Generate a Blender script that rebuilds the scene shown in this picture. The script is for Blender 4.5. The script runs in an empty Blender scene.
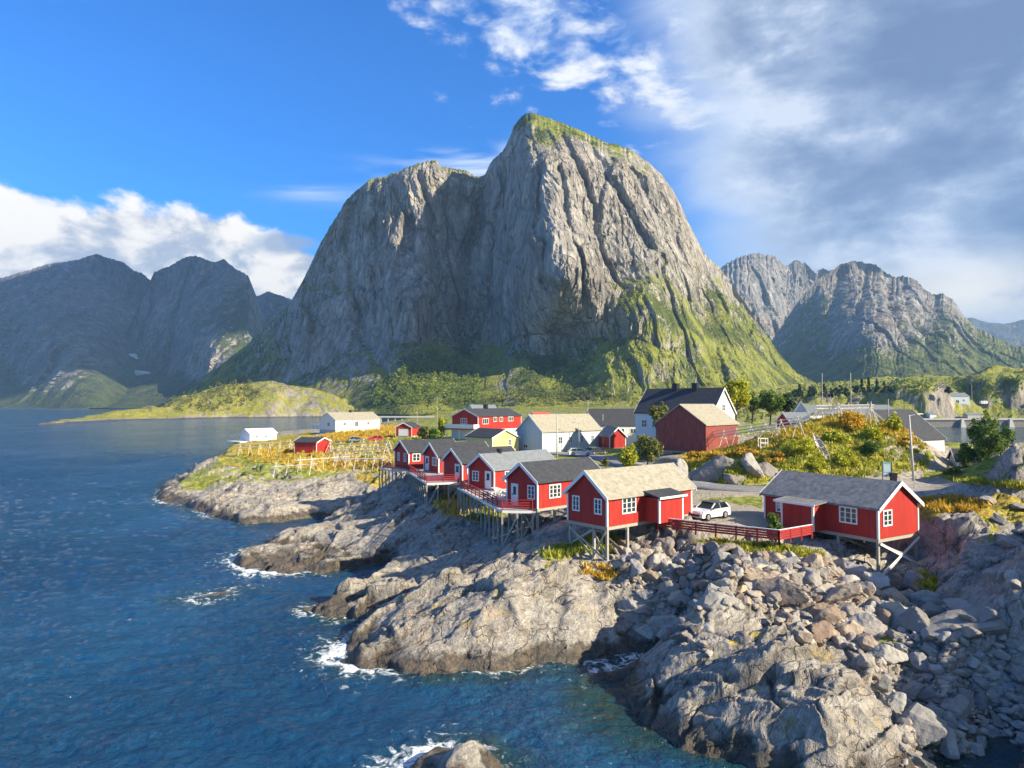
import bpy, math, random
import numpy as np
R = math.radians
scn = bpy.context.scene
COL = scn.collection
# ------------------------------------------------------------------ camera
F, CAMH, PITCH = 700.0, 18.0, math.atan(19/700.0)
cam = bpy.data.objects.new('camera', bpy.data.cameras.new('camera'))
COL.objects.link(cam); scn.camera = cam
cam.location = (0, 0, CAMH); cam.rotation_euler = (math.pi/2 + PITCH, 0, 0)
cam.data.sensor_width = 36; cam.data.lens = 36*F/1024
cam.data.clip_start = .5; cam.data.clip_end = 20000
# ------------------------------------------------------------------ light
SUN_AZ = (0.90, -0.43); SUN_EL = 28.0
v = scn.view_settings; v.view_transform = 'Standard'; v.look = 'None'; v.gamma = 1; v.exposure = 1.05
v.use_curve_mapping = False
sun = bpy.data.objects.new('sun', bpy.data.lights.new('sun', 'SUN')); COL.objects.link(sun)
sun.data.energy = 5.0; sun.data.angle = R(.6); sun.data.color = (1.0, .88, .66)
rot = math.atan2(SUN_AZ[0], SUN_AZ[1])            # clockwise from +Y
sun.rotation_euler = (math.pi/2 - R(SUN_EL), 0, math.pi - rot)
scn.cycles.max_bounces = 5; scn.cycles.volume_bounces = 0
scn.cycles.diffuse_bounces = 3; scn.cycles.glossy_bounces = 2; scn.cycles.transmission_bounces = 2
scn.cycles.use_adaptive_sampling = True; scn.cycles.adaptive_threshold = .02
scn.cycles.use_denoising = True

# ------------------------------------------------------------------ node helper
class NT:
    def __init__(s, nt): s.t = nt; s.L = nt.links
    def n(s, typ, ins=(), **kw):
        nd = s.t.nodes.new(typ)
        for k, val in kw.items(): setattr(nd, k, val)
        for k, val in dict(ins).items():
            sk = nd.inputs[k]
            if hasattr(val, 'is_output'): s.L.new(val, sk)
            else:
                try: sk.default_value = val
                except Exception: sk.default_value = (*val, 1) if len(val) == 3 else val[:3]
        return nd
    def m(s, op, a, b=0, c=0, clamp=False):
        return s.n('ShaderNodeMath', {0: a, 1: b, 2: c}, operation=op, use_clamp=clamp).outputs[0]
    def sm(s, x, lo, hi):
        return s.n('ShaderNodeMapRange', {0: x, 1: lo, 2: hi}, interpolation_type='SMOOTHSTEP').outputs[0]
    def mix(s, f, a, b, mode='MIX'):
        nd = s.n('ShaderNodeMix', data_type='RGBA', blend_type=mode)
        for sk, val in ((nd.inputs[0], f), (nd.inputs[6], a), (nd.inputs[7], b)):
            if hasattr(val, 'is_output'): s.L.new(val, sk)
            else: sk.default_value = val if not isinstance(val, tuple) else (*val[:3], 1)
        return nd.outputs[2]
    def noise(s, vec, scale, det=4, rough=.55, dist=0, out=0):
        return s.n('ShaderNodeTexNoise', {'Vector': vec, 'Scale': scale, 'Detail': det, 'Roughness': rough, 'Distortion': dist}).outputs[out]
    def vor(s, vec, scale, feature='F1', out=0, rnd=1):
        nd = s.n('ShaderNodeTexVoronoi', {'Vector': vec, 'Scale': scale, 'Randomness': rnd}, feature=feature)
        return nd.outputs[out]
    def vmul(s, vec, k): return s.n('ShaderNodeVectorMath', {0: vec, 1: k}, operation='MULTIPLY').outputs[0]
    def ramp(s, f, stops, interp='LINEAR'):
        nd = s.n('ShaderNodeValToRGB', {0: f}); cr = nd.color_ramp; cr.interpolation = interp
        while len(cr.elements) < len(stops): cr.elements.new(.5)
        for e, (p, c) in zip(cr.elements, stops): e.position = p; e.color = (*c, 1)
        return nd.outputs[0]
    def xyz(s, vec):
        return s.n('ShaderNodeSeparateXYZ', {0: vec}).outputs
    def bump(s, h, strength, dist, normal=None):
        d = {'Height': h, 'Strength': strength, 'Distance': dist}
        if normal is not None: d['Normal'] = normal
        return s.n('ShaderNodeBump', d).outputs[0]

def material(name):
    m = bpy.data.materials.new(name); m.use_nodes = True
    N = NT(m.node_tree); b = m.node_tree.nodes['Principled BSDF']
    return m, N, b
def setb(N, b, **kw):
    names = {'color': 'Base Color', 'rough': 'Roughness', 'spec': 'Specular IOR Level', 'normal': 'Normal', 'metal': 'Metallic', 'trans': 'Transmission Weight', 'sheen': 'Sheen Weight'}
    for k, val in kw.items():
        sk = b.inputs[names[k]]
        if hasattr(val, 'is_output'): N.L.new(val, sk)
        else: sk.default_value = (*val, 1) if isinstance(val, tuple) else val

# ------------------------------------------------------------------ sky and clouds
w = bpy.data.worlds.new('World'); scn.world = w; w.use_nodes = True
N = NT(w.node_tree); bg = w.node_tree.nodes['Background']; bg.inputs[1].default_value = .1
sky = N.n('ShaderNodeTexSky', sky_type='NISHITA', sun_disc=False, sun_elevation=R(SUN_EL), sun_rotation=rot, air_density=1.0, dust_density=.4, ozone_density=3.0).outputs[0]
dirv = N.n('ShaderNodeTexCoord').outputs['Generated']
X, Y, Z = N.xyz(dirv)
az = N.m('ARCTAN2', X, Y); el = N.m('ARCSINE', Z)
skyc = N.n('ShaderNodeHueSaturation', {'Saturation': 1.28, 'Value': 1.1, 'Color': sky}).outputs[0]
skyc = N.mix(1.0, skyc, (.35, .72, 1.07), 'MULTIPLY')
ang = N.n('ShaderNodeCombineXYZ', {0: az, 1: el, 2: 0.0}).outputs[0]
# left cumulus bank
def bank(offx, offy):
    p = N.n('ShaderNodeVectorMath', {0: ang, 1: (offx, offy, 0)}, operation='ADD').outputs[0]
    p = N.vmul(p, (1, 1.5, 1))
    return N.noise(p, 6.5, 7, .56, .15)
nb = bank(0, 0); nb2 = bank(.028, -.012)
lim = N.m('ADD', .262, N.m('MULTIPLY', N.m('ABSOLUTE', N.m('ADD', az, .50)), -.13))
topf = N.m('DIVIDE', N.m('SUBTRACT', lim, el), .045)
dn = N.m('ADD', topf, N.m('MULTIPLY', N.m('SUBTRACT', nb, .5), 4.6))
dn = N.m('SUBTRACT', dn, N.m('MULTIPLY', N.sm(az, -.30, -.12), 3.6))
bankd = N.sm(dn, 0.0, .45)
bankd = N.m('MULTIPLY', bankd, N.m('SUBTRACT', 1, N.sm(az, -.14, 0.0)))
sh = N.sm(N.m('ADD', N.m('MULTIPLY', N.m('SUBTRACT', nb, nb2), 7), N.m('MULTIPLY', N.m('SUBTRACT', el, .17), 4.0)), -.55, .45)
bankc = N.mix(sh, (2.6, 3.05, 3.8), (6.0, 5.8, 5.4))
c = N.mix(bankd, skyc, bankc)
# high layer on a plane overhead: puffs and the big sheet to the right
inv = N.m('DIVIDE', 1, N.m('MAXIMUM', N.m('ADD', Z, .12), .05))
pl = N.n('ShaderNodeCombineXYZ', {0: N.m('MULTIPLY', X, inv), 1: N.m('MULTIPLY', Y, inv), 2: 0.0}).outputs[0]
n1 = N.noise(pl, 7.0, 9, .58, .25)
def blob(a0, e0, sa, se):
    da = N.m('DIVIDE', N.m('SUBTRACT', az, a0), sa); de = N.m('DIVIDE', N.m('SUBTRACT', el, e0), se)
    return N.m('POWER', 2.718, N.m('MULTIPLY', N.m('ADD', N.m('MULTIPLY', da, da), N.m('MULTIPLY', de, de)), -1))
pm = N.m('ADD', N.m('ADD', blob(.08, .455, .20, .08), N.m('MULTIPLY', blob(-.02, .53, .16, .06), .85)), N.m('MULTIPLY', blob(.24, .40, .10, .12), .7))
puff = N.sm(N.m('ADD', n1, N.m('MULTIPLY', N.m('SUBTRACT', pm, 1.0), .28)), .43, .68)
c = N.mix(N.m('MULTIPLY', puff, .9), c, N.mix(N.sm(N.m('SUBTRACT', n1, el), -.05, .2), (3.6, 4.2, 5.2), (5.6, 5.6, 5.6)))
# big sheet
n2 = N.noise(N.vmul(ang, (1, 2.2, 1)), 3.2, 7, .52, .6)
n3 = N.noise(N.vmul(ang, (1.0, 2.0, 1)), 4.2, 8, .60, .15)
edge = N.m('ADD', .165, N.m('MULTIPLY', N.m('SUBTRACT', .52, el), .22))
bd = N.m('ADD', N.m('DIVIDE', N.m('SUBTRACT', az, edge), .12), N.m('MULTIPLY', N.m('SUBTRACT', n2, .5), 2.4))
big = N.sm(bd, -.5, 1.0)
low = N.m('MULTIPLY', N.m('SUBTRACT', 1, N.sm(el, .05, .16)), N.sm(n3, .42, .6))
bigc = N.ramp(n3, [(.38, (1.0, 1.4, 2.3)), (.47, (1.4, 1.85, 2.8)), (.55, (2.2, 2.7, 3.6)), (.64, (4.0, 4.3, 4.9))])
bigc = N.mix(N.m('MULTIPLY', low, .7), bigc, (4.6, 4.9, 5.3))
rim = N.m('MULTIPLY', N.m('SUBTRACT', 1, N.sm(bd, .2, 1.6)), .75)
bigc = N.mix(rim, bigc, (4.2, 4.7, 5.4))
c = N.mix(N.m('MULTIPLY', big, .93), c, bigc)
br = N.m('MULTIPLY', blob(.57, .13, .13, .04), N.sm(n3, .30, .50))
c = N.mix(br, c, (5.6, 5.3, 4.8))
# thin wisps
n4 = N.noise(N.vmul(ang, (.5, 3.2, 1)), 7, 6, .55, .8)
wm = N.m('ADD', N.m('ADD', N.m('MULTIPLY', blob(-.28, .285, .06, .014), .5), blob(-.05, .345, .08, .014)), N.m('ADD', blob(-.03, .31, .14, .03), blob(.02, .2, .06, .02)))
wis = N.m('MULTIPLY', N.sm(n4, .40, .66), N.m('MINIMUM', wm, 1))
c = N.mix(wis, c, (4.4, 5.0, 5.7))
# dark small cloud in front of the bank
dk = N.sm(N.m('ADD', blob(-.305, .215, .06, .02), N.m('MULTIPLY', N.m('SUBTRACT', nb, .5), 2.0)), .38, .75)
c = N.mix(N.m('MULTIPLY', dk, .85), c, (1.9, 2.5, 3.6))
N.L.new(c, bg.inputs[0])

# ------------------------------------------------------------------ numpy noise
_G = np.random.RandomState(7).normal(size=(1024, 3)); _G /= np.linalg.norm(_G, axis=1)[:, None]
def _h(i, j, k, s):
    return (((i*73856093) ^ (j*19349663) ^ (k*83492791) ^ (s*2654435)) & 0x7fffffff) % 1021
def perlin(x, y, z, s=0):
    x, y, z = np.broadcast_arrays(np.asarray(x, float), np.asarray(y, float), np.asarray(z, float))
    xi, yi, zi = (np.floor(q).astype(np.int64) for q in (x, y, z))
    xf, yf, zf = x-xi, y-yi, z-zi
    u, vv, ww = (q*q*q*(q*(q*6-15)+10) for q in (xf, yf, zf))
    r = 0
    for a in (0, 1):
        for b in (0, 1):
            for c_ in (0, 1):
                g = _G[_h(xi+a, yi+b, zi+c_, s)]
                d = g[..., 0]*(xf-a)+g[..., 1]*(yf-b)+g[..., 2]*(zf-c_)
                r = r + d*(u if a else 1-u)*(vv if b else 1-vv)*(ww if c_ else 1-ww)
    return r*1.6
def fbm(x, y, z, o=4, s=0, lac=2.03, g=.5, ridged=False):
    t = 0; a = 1; n_ = 0
    for i in range(o):
        p = perlin(x, y, z, s+i*17)
        t = t + a*((1-2*np.abs(p)) if ridged else p); n_ += a
        x, y, z = x*lac, y*lac, z*lac; a *= g
    return t/n_
def worley(x, y, s=0):
    """2-D cells: F1, F2, cell hash a, cell hash b, offset to the cell's centre"""
    xi, yi = np.floor(x).astype(np.int64), np.floor(y).astype(np.int64)
    F1 = np.full(x.shape, 9.); F2 = F1.copy(); A = np.zeros(x.shape); B = A.copy(); CX = A.copy(); CY = A.copy()
    tab = np.random.RandomState(s+5).rand(1021, 4)
    for a in (-1, 0, 1):
        for b in (-1, 0, 1):
            t = tab[_h(xi+a, yi+b, 0, s)]
            dx = xi+a+t[..., 0]-x; dy = yi+b+t[..., 1]-y
            d = np.sqrt(dx*dx+dy*dy)
            m = d < F1
            F2 = np.where(m, F1, np.minimum(F2, d)); F1 = np.where(m, d, F1)
            A = np.where(m, t[..., 2], A); B = np.where(m, t[..., 3], B)
            CX = np.where(m, -dx, CX); CY = np.where(m, -dy, CY)
    return F1, F2, A, B, CX, CY
def sst(x, a, b):
    t = np.clip((x-a)/(b-a), 0, 1); return t*t*(3-2*t)

# ------------------------------------------------------------------ pixel <-> place (only used to read positions off the photograph)
CA, SA = math.cos(PITCH), math.sin(PITCH)
def ray(px, py):
    a = (384-py)/F
    return ((px-512)/F, CA-a*SA, SA+a*CA)
def atz(px, py, z):
    d = ray(px, py); k = (z-CAMH)/d[2]; return (d[0]*k, d[1]*k, z)
def atd(px, py, depth):
    d = ray(px, py); k = depth/d[1]; return (d[0]*k, depth, CAMH+d[2]*k)
def project(x, y, z):
    z = z-CAMH; zc = y*CA+z*SA; yc = -y*SA+z*CA
    return 512+F*x/zc, 384-F*yc/zc
def inpoly(px, py, poly):
    ins = np.zeros(px.shape, bool); n = len(poly)
    for i in range(n):
        x1, y1 = poly[i]; x2, y2 = poly[(i+1) % n]
        if y1 == y2: continue
        ins ^= ((y1 > py) != (y2 > py)) & (px < (x2-x1)*(py-y1)/(y2-y1)+x1)
    return ins
def sdist(x, y, poly):
    d = np.full(x.shape, 1e18); n = len(poly)
    for i in range(n):
        x1, y1 = poly[i]; x2, y2 = poly[(i+1) % n]
        ex, ey = x2-x1, y2-y1; L2 = ex*ex+ey*ey+1e-9
        t = np.clip(((x-x1)*ex+(y-y1)*ey)/L2, 0, 1)
        d = np.minimum(d, (x-x1-t*ex)**2+(y-y1-t*ey)**2)
    d = np.sqrt(d); return np.where(inpoly(x, y, poly), d, -d)

# ------------------------------------------------------------------ mesh helpers
def np_mesh(name, V, Fc, smooth=True, mats=(), attrs=None, mi=None):
    me = bpy.data.meshes.new(name)
    V = np.ascontiguousarray(V, np.float32); Fc = np.ascontiguousarray(Fc, np.int32)
    k = Fc.shape[1]
    me.vertices.add(len(V)); me.vertices.foreach_set('co', V.ravel())
    me.loops.add(Fc.size); me.loops.foreach_set('vertex_index', Fc.ravel())
    me.polygons.add(len(Fc)); me.polygons.foreach_set('loop_start', np.arange(0, Fc.size, k, dtype=np.int32))
    me.polygons.foreach_set('loop_total', np.full(len(Fc), k, np.int32))
    me.polygons.foreach_set('use_smooth', np.full(len(Fc), smooth))
    for m_ in mats: me.materials.append(m_)
    if mi is not None: me.polygons.foreach_set('material_index', np.ascontiguousarray(mi, np.int32))
    for k2, val in (attrs or {}).items():
        a = me.color_attributes.new(k2, 'FLOAT_COLOR', 'POINT')
        a.data.foreach_set('color', np.ascontiguousarray(val, np.float32).ravel())
    me.update(); me.validate()
    return me
def link(name, me, parent=None, loc=None, rotz=None):
    o = bpy.data.objects.new(name, me); COL.objects.link(o)
    if parent is not None: o.parent = parent
    if loc is not None: o.location = loc
    if rotz is not None: o.rotation_euler = (0, 0, rotz)
    return o
def tag(o, label=None, cat=None, group=None, kind=None):
    if label: o['label'] = label
    if cat: o['category'] = cat
    if group: o['group'] = group
    if kind: o['kind'] = kind
    return o
def empty(name, loc, rotz=0):
    return link(name, None, None, loc, rotz)
def gridfaces(nr, nc):
    i = np.arange(nr-1)[:, None]*nc+np.arange(nc-1)[None, :]
    return np.stack([i, i+1, i+nc+1, i+nc], -1).reshape(-1, 4)
def prune(V, Fc, keepf, attrs=None):
    Fc = Fc[keepf]; used = np.zeros(len(V), bool); used[Fc.ravel()] = True
    idx = np.cumsum(used)-1
    return V[used], idx[Fc], {k: a[used] for k, a in (attrs or {}).items()}
class TPS:
    def __init__(s, P, val, reg=1e-4):
        P = np.asarray(P, float); n = len(P)
        K = s.k(P, P)+np.eye(n)*reg; Q = np.c_[np.ones(n), P]
        A = np.block([[K, Q], [Q.T, np.zeros((3, 3))]])
        s.P = P; s.c = np.linalg.solve(A, np.r_[val, 0, 0, 0])
    @staticmethod
    def k(A, B):
        r2 = ((A[:, None, :]-B[None, :, :])**2).sum(-1); return .5*r2*np.log(r2+1e-12)
    def __call__(s, a, b):
        sh_ = np.shape(a); P = np.c_[np.ravel(a), np.ravel(b)]; o = np.empty(len(P)); n = len(s.P)
        for i in range(0, len(P), 40000):
            q = P[i:i+40000]; o[i:i+40000] = s.k(q, s.P)@s.c[:n]+s.c[n]+q@s.c[n+1:]
        return o.reshape(sh_)
# ------------------------------------------------------------------ ground materials
def rock_layers(N, vec, warm=None, k=1.0):
    """weathered grey gneiss: patches, streaks, lichen"""
    a = N.noise(vec, .22*k, 5, .6); b = N.noise(vec, 1.5*k, 6, .65); c = N.noise(vec, 7*k, 5, .7)
    col = N.ramp(b, [(.28, (.20, .18, .155)), (.40, (.40, .36, .31)), (.52, (.57, .515, .44)), (.68, (.70, .64, .55))])
    col = N.mix(N.m('MULTIPLY', N.sm(a, .45, .65), .55), col, (.40, .33, .25))
    col = N.mix(N.m('MULTIPLY', N.sm(c, .35, .7), .45), N.mix(.35, col, (.10, .10, .10)), N.mix(.3, col, (.60, .57, .52)))
    return col, a, b, c
def ground_material():
    m, N, b = material('rock_and_turf')
    pos = N.n('ShaderNodeNewGeometry').outputs['Position']; nor = N.n('ShaderNodeNewGeometry').outputs['Normal']
    att = N.n('ShaderNodeVertexColor', layer_name='veg').outputs[0]
    att2 = N.n('ShaderNodeVertexColor', layer_name='zone').outputs[0]
    veg, hue, grav = N.n('ShaderNodeSeparateColor', {0: att}).outputs[:3]
    far, crack, shade_ = N.n('ShaderNodeSeparateColor', {0: att2}).outputs[:3]
    px_, py_, pz_ = N.xyz(pos)
    # strata: noise squeezed across the strike
    rp = N.n('ShaderNodeVectorRotate', {'Vector': pos, 'Angle': R(-38)}, rotation_type='Z_AXIS').outputs[0]
    st = N.noise(N.vmul(rp, (.5, 1.7, 1.2)), 1.5, 7, .66, .9)
    col, na, nb_, nc = rock_layers(N, pos)
    col = N.mix(N.m('MULTIPLY', N.sm(st, .52, .68), .5), col, (.20, .18, .17))
    col = N.mix(N.m('MULTIPLY', N.sm(st, .50, .34), .5), col, (.58, .55, .50))
    vn = N.noise(N.vmul(rp, (.35, 1.1, .9)), 1.1, 5, .55, 1.6)
    vein = N.m('MULTIPLY', N.m('SUBTRACT', 1, N.sm(N.m('ABSOLUTE', N.m('SUBTRACT', vn, .5)), .0, .018)), N.sm(na, .45, .6))
    col = N.mix(N.m('MULTIPLY', vein, .7), col, (.74, .71, .66))
    wp = N.n('ShaderNodeVectorMath', {0: N.vmul(rp, (.45, 1.3, 1.0)), 1: N.vmul(N.noise(pos, .8, 4, .6, out=1), (1.1, 1.1, 1.1))}, operation='ADD').outputs[0]
    e1 = N.vor(wp, .75, 'DISTANCE_TO_EDGE'); e2 = N.vor(wp, 2.1, 'DISTANCE_TO_EDGE'); gate = N.sm(N.noise(pos, .5, 3, .6), .42, .56)
    fr = N.m('MAXIMUM', N.m('SUBTRACT', 1, N.sm(e1, .0, .04)), N.m('MULTIPLY', N.m('SUBTRACT', 1, N.sm(e2, .0, .06)), .15)); fr = N.m('MULTIPLY', fr, gate)
    fr = N.m('MULTIPLY', fr, N.m('SUBTRACT', 1, far))
    col = N.mix(N.m('MULTIPLY', fr, .45), col, (.055, .05, .045))
    wn = N.noise(pos, .35, 4, .6)
    col = N.mix(N.m('MULTIPLY', N.sm(wn, .55, .68), .4), col, (.46, .33, .21))
    col = N.mix(N.m('MULTIPLY', crack, .75), col, (.06, .055, .05))
    # far land: paler, greener
    fb = N.noise(N.vmul(pos, (1, 1, .5)), .06, 7, .7, .5); fcol = N.ramp(fb, [(.35, (.12, .11, .10)), (.5, (.30, .27, .235)), (.65, (.50, .44, .37))])
    col = N.mix(N.m('MULTIPLY', far, .85), col, fcol)
    # tide line
    tide = N.m('ADD', pz_, N.m('MULTIPLY', N.m('SUBTRACT', N.noise(pos, .8, 5, .6), .5), 2.2))
    wet = N.m('SUBTRACT', 1, N.sm(tide, .75, 1.35))
    col = N.mix(N.m('MULTIPLY', wet, .82), col, N.mix(N.sm(nb_, .4, .6), (.035, .03, .025), (.10, .07, .042)))
    lich = N.m('MULTIPLY', N.sm(N.noise(pos, .55, 5, .65), .60, .68), N.sm(pz_, 1.2, 2.4))
    col = N.mix(N.m('MULTIPLY', lich, .55), col, (.50, .36, .10))
    # turf
    gn = N.noise(pos, 1.1, 6, .7); gn2 = N.noise(pos, .22, 4, .6)
    grass = N.mix(N.sm(gn, .35, .65), (.12, .15, .025), (.38, .40, .06))
    orange = N.mix(N.sm(gn, .35, .65), (.36, .24, .03), (.62, .48, .08))
    turf = N.mix(N.sm(N.m('ADD', hue, N.m('MULTIPLY', N.m('SUBTRACT', gn2, .5), .9)), .3, .7), grass, orange)
    up = N.xyz(nor)[2]
    vm = N.m('ADD', veg, N.m('MULTIPLY', N.m('SUBTRACT', gn, .5), .9))
    vm = N.m('ADD', vm, N.m('MULTIPLY', N.m('SUBTRACT', up, .8), .8))
    vm = N.m('ADD', vm, N.m('MULTIPLY', N.m('MULTIPLY', N.m('SUBTRACT', fb, .5), far), 2.6))
    vm = N.m('MULTIPLY', N.sm(vm, .42, .60), N.sm(veg, .03, .15))
    col = N.mix(vm, col, turf)
    gcol = N.mix(N.noise(pos, 3, 5, .7), (.30, .26, .20), (.54, .48, .38))
    col = N.mix(N.sm(grav, .3, .7), col, gcol)
    h = N.m('ADD', N.m('MULTIPLY', nb_, .7), N.m('MULTIPLY', nc, .32)); h = N.m('ADD', h, N.m('MULTIPLY', st, .55))
    fine = N.noise(pos, 22, 4, .7); h = N.m('ADD', h, N.m('MULTIPLY', fine, .06)); h = N.m('ADD', h, N.m('MULTIPLY', N.m('MULTIPLY', fb, far), 14)); h = N.m('SUBTRACT', h, N.m('MULTIPLY', crack, .25)); h = N.m('SUBTRACT', h, N.m('MULTIPLY', fr, .35))
    setb(N, b, color=col, rough=N.m('SUBTRACT', .92, N.m('MULTIPLY', wet, .5)), spec=.35, normal=N.bump(h, 1.0, .55))
    return m
M_ground = ground_material()

# ------------------------------------------------------------------ coastline, read off the photograph at sea level
def zpoly(pts): return [atz(a, b, 0)[:2] for a, b in pts]
coast = zpoly([(1300, 1000), (1130, 880), (1045, 800), (1024, 764), (1006, 742), (984, 738), (972, 752), (935, 775), (880, 800), (800, 806), (757, 778), (700, 752), (640, 738), (598, 722), (580, 702), (590, 678), (622, 668), (646, 656), (630, 652), (600, 660), (542, 665), (500, 672), (430, 674), (360, 668), (337, 655), (346, 640), (372, 624), (335, 615), (302, 611), (330, 602), (362, 594), (385, 581), (400, 567), (385, 563), (350, 570), (310, 571), (280, 574), (250, 571), (230, 561), (245, 549), (280, 539), (312, 528), (350, 515), (300, 519), (255, 523), (215, 520), (190, 509), (168, 500), (175, 486), (192, 474), (205, 462), (222, 450), (240, 441), (270, 436), (310, 432), (350, 427), (390, 421), (410, 418)]) + [(-60, 830), (300, 1300), (1500, 1300), (1500, -60), (70, -60)]
point = zpoly([(33, 425.3), (70, 423), (130, 420.5), (200, 418.3), (300, 417), (410, 417)]) + [(-50, 1000), (-60, 1300), (-520, 1300), (-500, 900), (-425, 660)]
islet1 = zpoly([(405, 775), (425, 760), (455, 755), (487, 757), (500, 768), (490, 795), (420, 795)])
islet2 = zpoly([(190, 600), (205, 594), (228, 590), (226, 594), (206, 600), (194, 603)])
harbour = zpoly([(850, 452), (878, 446), (888, 428), (1075, 427.5), (1100, 456)])
LN = math.log
ctrl = []          # (x, y, z)
for q in [
 # near rocks, bottom right
 (800, 760, 1.0), (860, 768, 1.2), (900, 745, 1.3), (900, 700, 2.4), (925, 690, 1.6), (950, 720, .9), (960, 650, 4), (1015, 625, 6), (1020, 560, 8),
 (935, 500.5, 8.15), (985, 502, 8.2), (1020, 508, 8.2), (952, 518, 8.0), (988, 530, 7.6), (932, 556, 4.9), (958, 560, 6.4), (950, 585, 4.9), (985, 585, 5.4), (985, 690, 2.0), (1012, 665, 3.8), (1060, 690, 4), (1060, 600, 7), (1024, 850, -1), (860, 850, -2),
 (879, 584, 3.8), (855, 560, 5.2), (917, 559, 4.6), (795, 546, 6.4), (620, 534, 6.6), (680, 541, 6.6), (740, 548, 6.5), (700, 600, 4.5), (760, 640, 3.5), (860, 640, 3.3), (640, 580, 4.8),
 (700, 618, 4.1), (660, 640, 2.6), (630, 672, .6), (760, 672, 3.0), (720, 700, 1.9), (650, 706, .9), (700, 738, .5), (820, 692, 3.0), (870, 705, 3.0), (780, 742, 1.3), (850, 750, 1.8),
 # middle mass
 (608, 572, 4.7), (572, 547, 5.9), (540, 533, 6.0), (513, 543, 5.0), (474, 521, 4.8), (444, 497, 5.9), (560, 565, 5.2), (620, 600, 4.2), (600, 630, 2.6), (637, 640, 1.4),
 (560, 600, 4.2), (520, 620, 3.0), (560, 650, .9), (480, 640, 2.0), (440, 640, 1.5), (400, 645, 1.1), (360, 652, .5), (420, 602, 2.5), (400, 590, 1.9), (450, 572, 3.9), (500, 572, 4.5),
 (470, 542, 4.7), (440, 520, 5.0), (420, 500, 5.2), (400, 490, 5.2), (430, 546, 3.2), (400, 550, 1.8),
 # third mass
 (370, 548, 1.6), (330, 552, 1.1), (280, 561, .6), (340, 531, 2.0), (390, 512, 3.2), (300, 541, 1.2), (260, 557, .6),
 # left headland
 (200, 492, 1.5), (220, 480, 3.0), (260, 503, 1.8), (300, 500, 2.0), (340, 495, 2.1), (380, 488, 3.2), (260, 476, 3.9), (320, 476, 4.0), (370, 480, 4.0), (240, 465, 4.4), (300, 460, 5.5), (350, 462, 5.5),
 (392, 470, 5.6), (250, 452, 4.6), (300, 446, 5.4), (350, 445, 6.2), (400, 450, 6.8), (260, 442, 4.0), (300, 438, 5.3), (350, 433, 6.2), (400, 431, 7.2), (420, 440, 7.3),
 # village
 (440, 442, 7.5), (500, 450, 7.5), (560, 455, 7.5), (620, 462, 7.5), (600, 445, 7.6), (450, 425, 7.5), (550, 422, 7.8), (640, 452, 8.4), (450, 416, 6.5), (550, 413, 7.5),
 (680, 455, 9.2), (700, 470, 8.6), (735, 450, 9.5),
 # road, yard
 (700, 492, 7.5), (760, 490, 7.5), (700, 515, 7.4), (760, 515, 7.4), (640, 520, 7.4), (660, 490, 7.5), (820, 500, 7.4), (845, 484, 7.6), (900, 481, 7.8), (960, 487, 7.9), (1024, 496, 8.0), (1100, 508, 8.2),
 # mound
 (690, 478, 8.3), (690, 460, 10.6), (720, 452, 11.6), (760, 470, 8.8), (800, 474, 8.4), (860, 474, 8.6), (900, 470, 8.6), (760, 438, 12.6), (800, 426, 14.3), (850, 414, 16.2), (885, 424, 14.8), (895, 432, 13.6), (912, 438, 12.7), (926, 443, 11.9), (932, 452, 10.4), (936, 464, 8.9), (800, 450, 11.6), (850, 445, 12.6), (740, 462, 9.6),
 # right hand hill
 (1008, 444, 13.6), (1015, 425, 15.8), (1026, 416, 16.6), (1060, 413, 16.8), (985, 462, 10.0), (1000, 476, 8.6), (960, 462, 8.4), (1100, 420, 17),
 ]: ctrl.append(atz(*q))
for q in [
 (900, 388, 600), (925, 384.5, 605), (945, 390, 600), (952, 395, 590), (880, 398, 600), (868, 408, 590), (900, 424.5, 545), (945, 424.5, 548),
 (985, 372, 640), (1000, 375, 640), (1020, 384, 620), (972, 384, 640), (1070, 392, 620), (955, 412, 575), (1030, 413, 575), (985, 407, 600),
 (800, 408, 560), (850, 402, 640), (810, 392, 800), (850, 389, 860), (760, 396, 700), (900, 382, 1000), (1000, 377, 1050), (1060, 376, 1000), (1060, 384, 850), (960, 386, 800), (880, 396, 720), (740, 404, 560), (840, 384, 1100), (700, 404, 750), (620, 406, 700),
 # far point with its lit knoll
 (70, 420.5, 650), (110, 415, 760), (150, 407, 830), (190, 400, 900), (215, 394, 930), (240, 391, 940), (265, 387, 960), (290, 387, 960), (310, 391, 960), (328, 399, 950), (345, 405, 930), (385, 407, 960), (290, 402, 905), (250, 408, 890), (200, 411, 850), (150, 415, 790), (110, 419, 720), (60, 422.5, 620), (400, 412, 900)]: ctrl.append(atd(*q))
ctrl += [(46, 34, 12.5), (50, 40, 12), (54, 50, 7.6), (54, 28, 7), (41, 29, 4.5), (40, 22, 0), (58, 20, 0), (75, 35, 8), (62, 60, 8), (33, 25, 1), (70, 90, 15), (90, 140, 9), (120, 250, 4), (150, 180, 8),  # first points: unseen rise past the right edge, shaped to shade the gully
         (55, 110, 13.5), (60, 140, 9.5), (40, 135, 9.2), (75, 118, 9), (40, 200, 6), (95, 255, 2), (200, 500, 14), (0, 250, 7.5), (20, 350, 7.5), (100, 380, 6), (-450, 900, 2), (-300, 1150, 10), (0, 900, 12), (300, 900, 25), (100, 1200, 20), (700, 1200, 45)]
ctrl = np.array(ctrl)
base_z = TPS(np.c_[ctrl[:, 0]/ctrl[:, 1], np.log(ctrl[:, 1])*.8], ctrl[:, 2], 3e-4)

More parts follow.
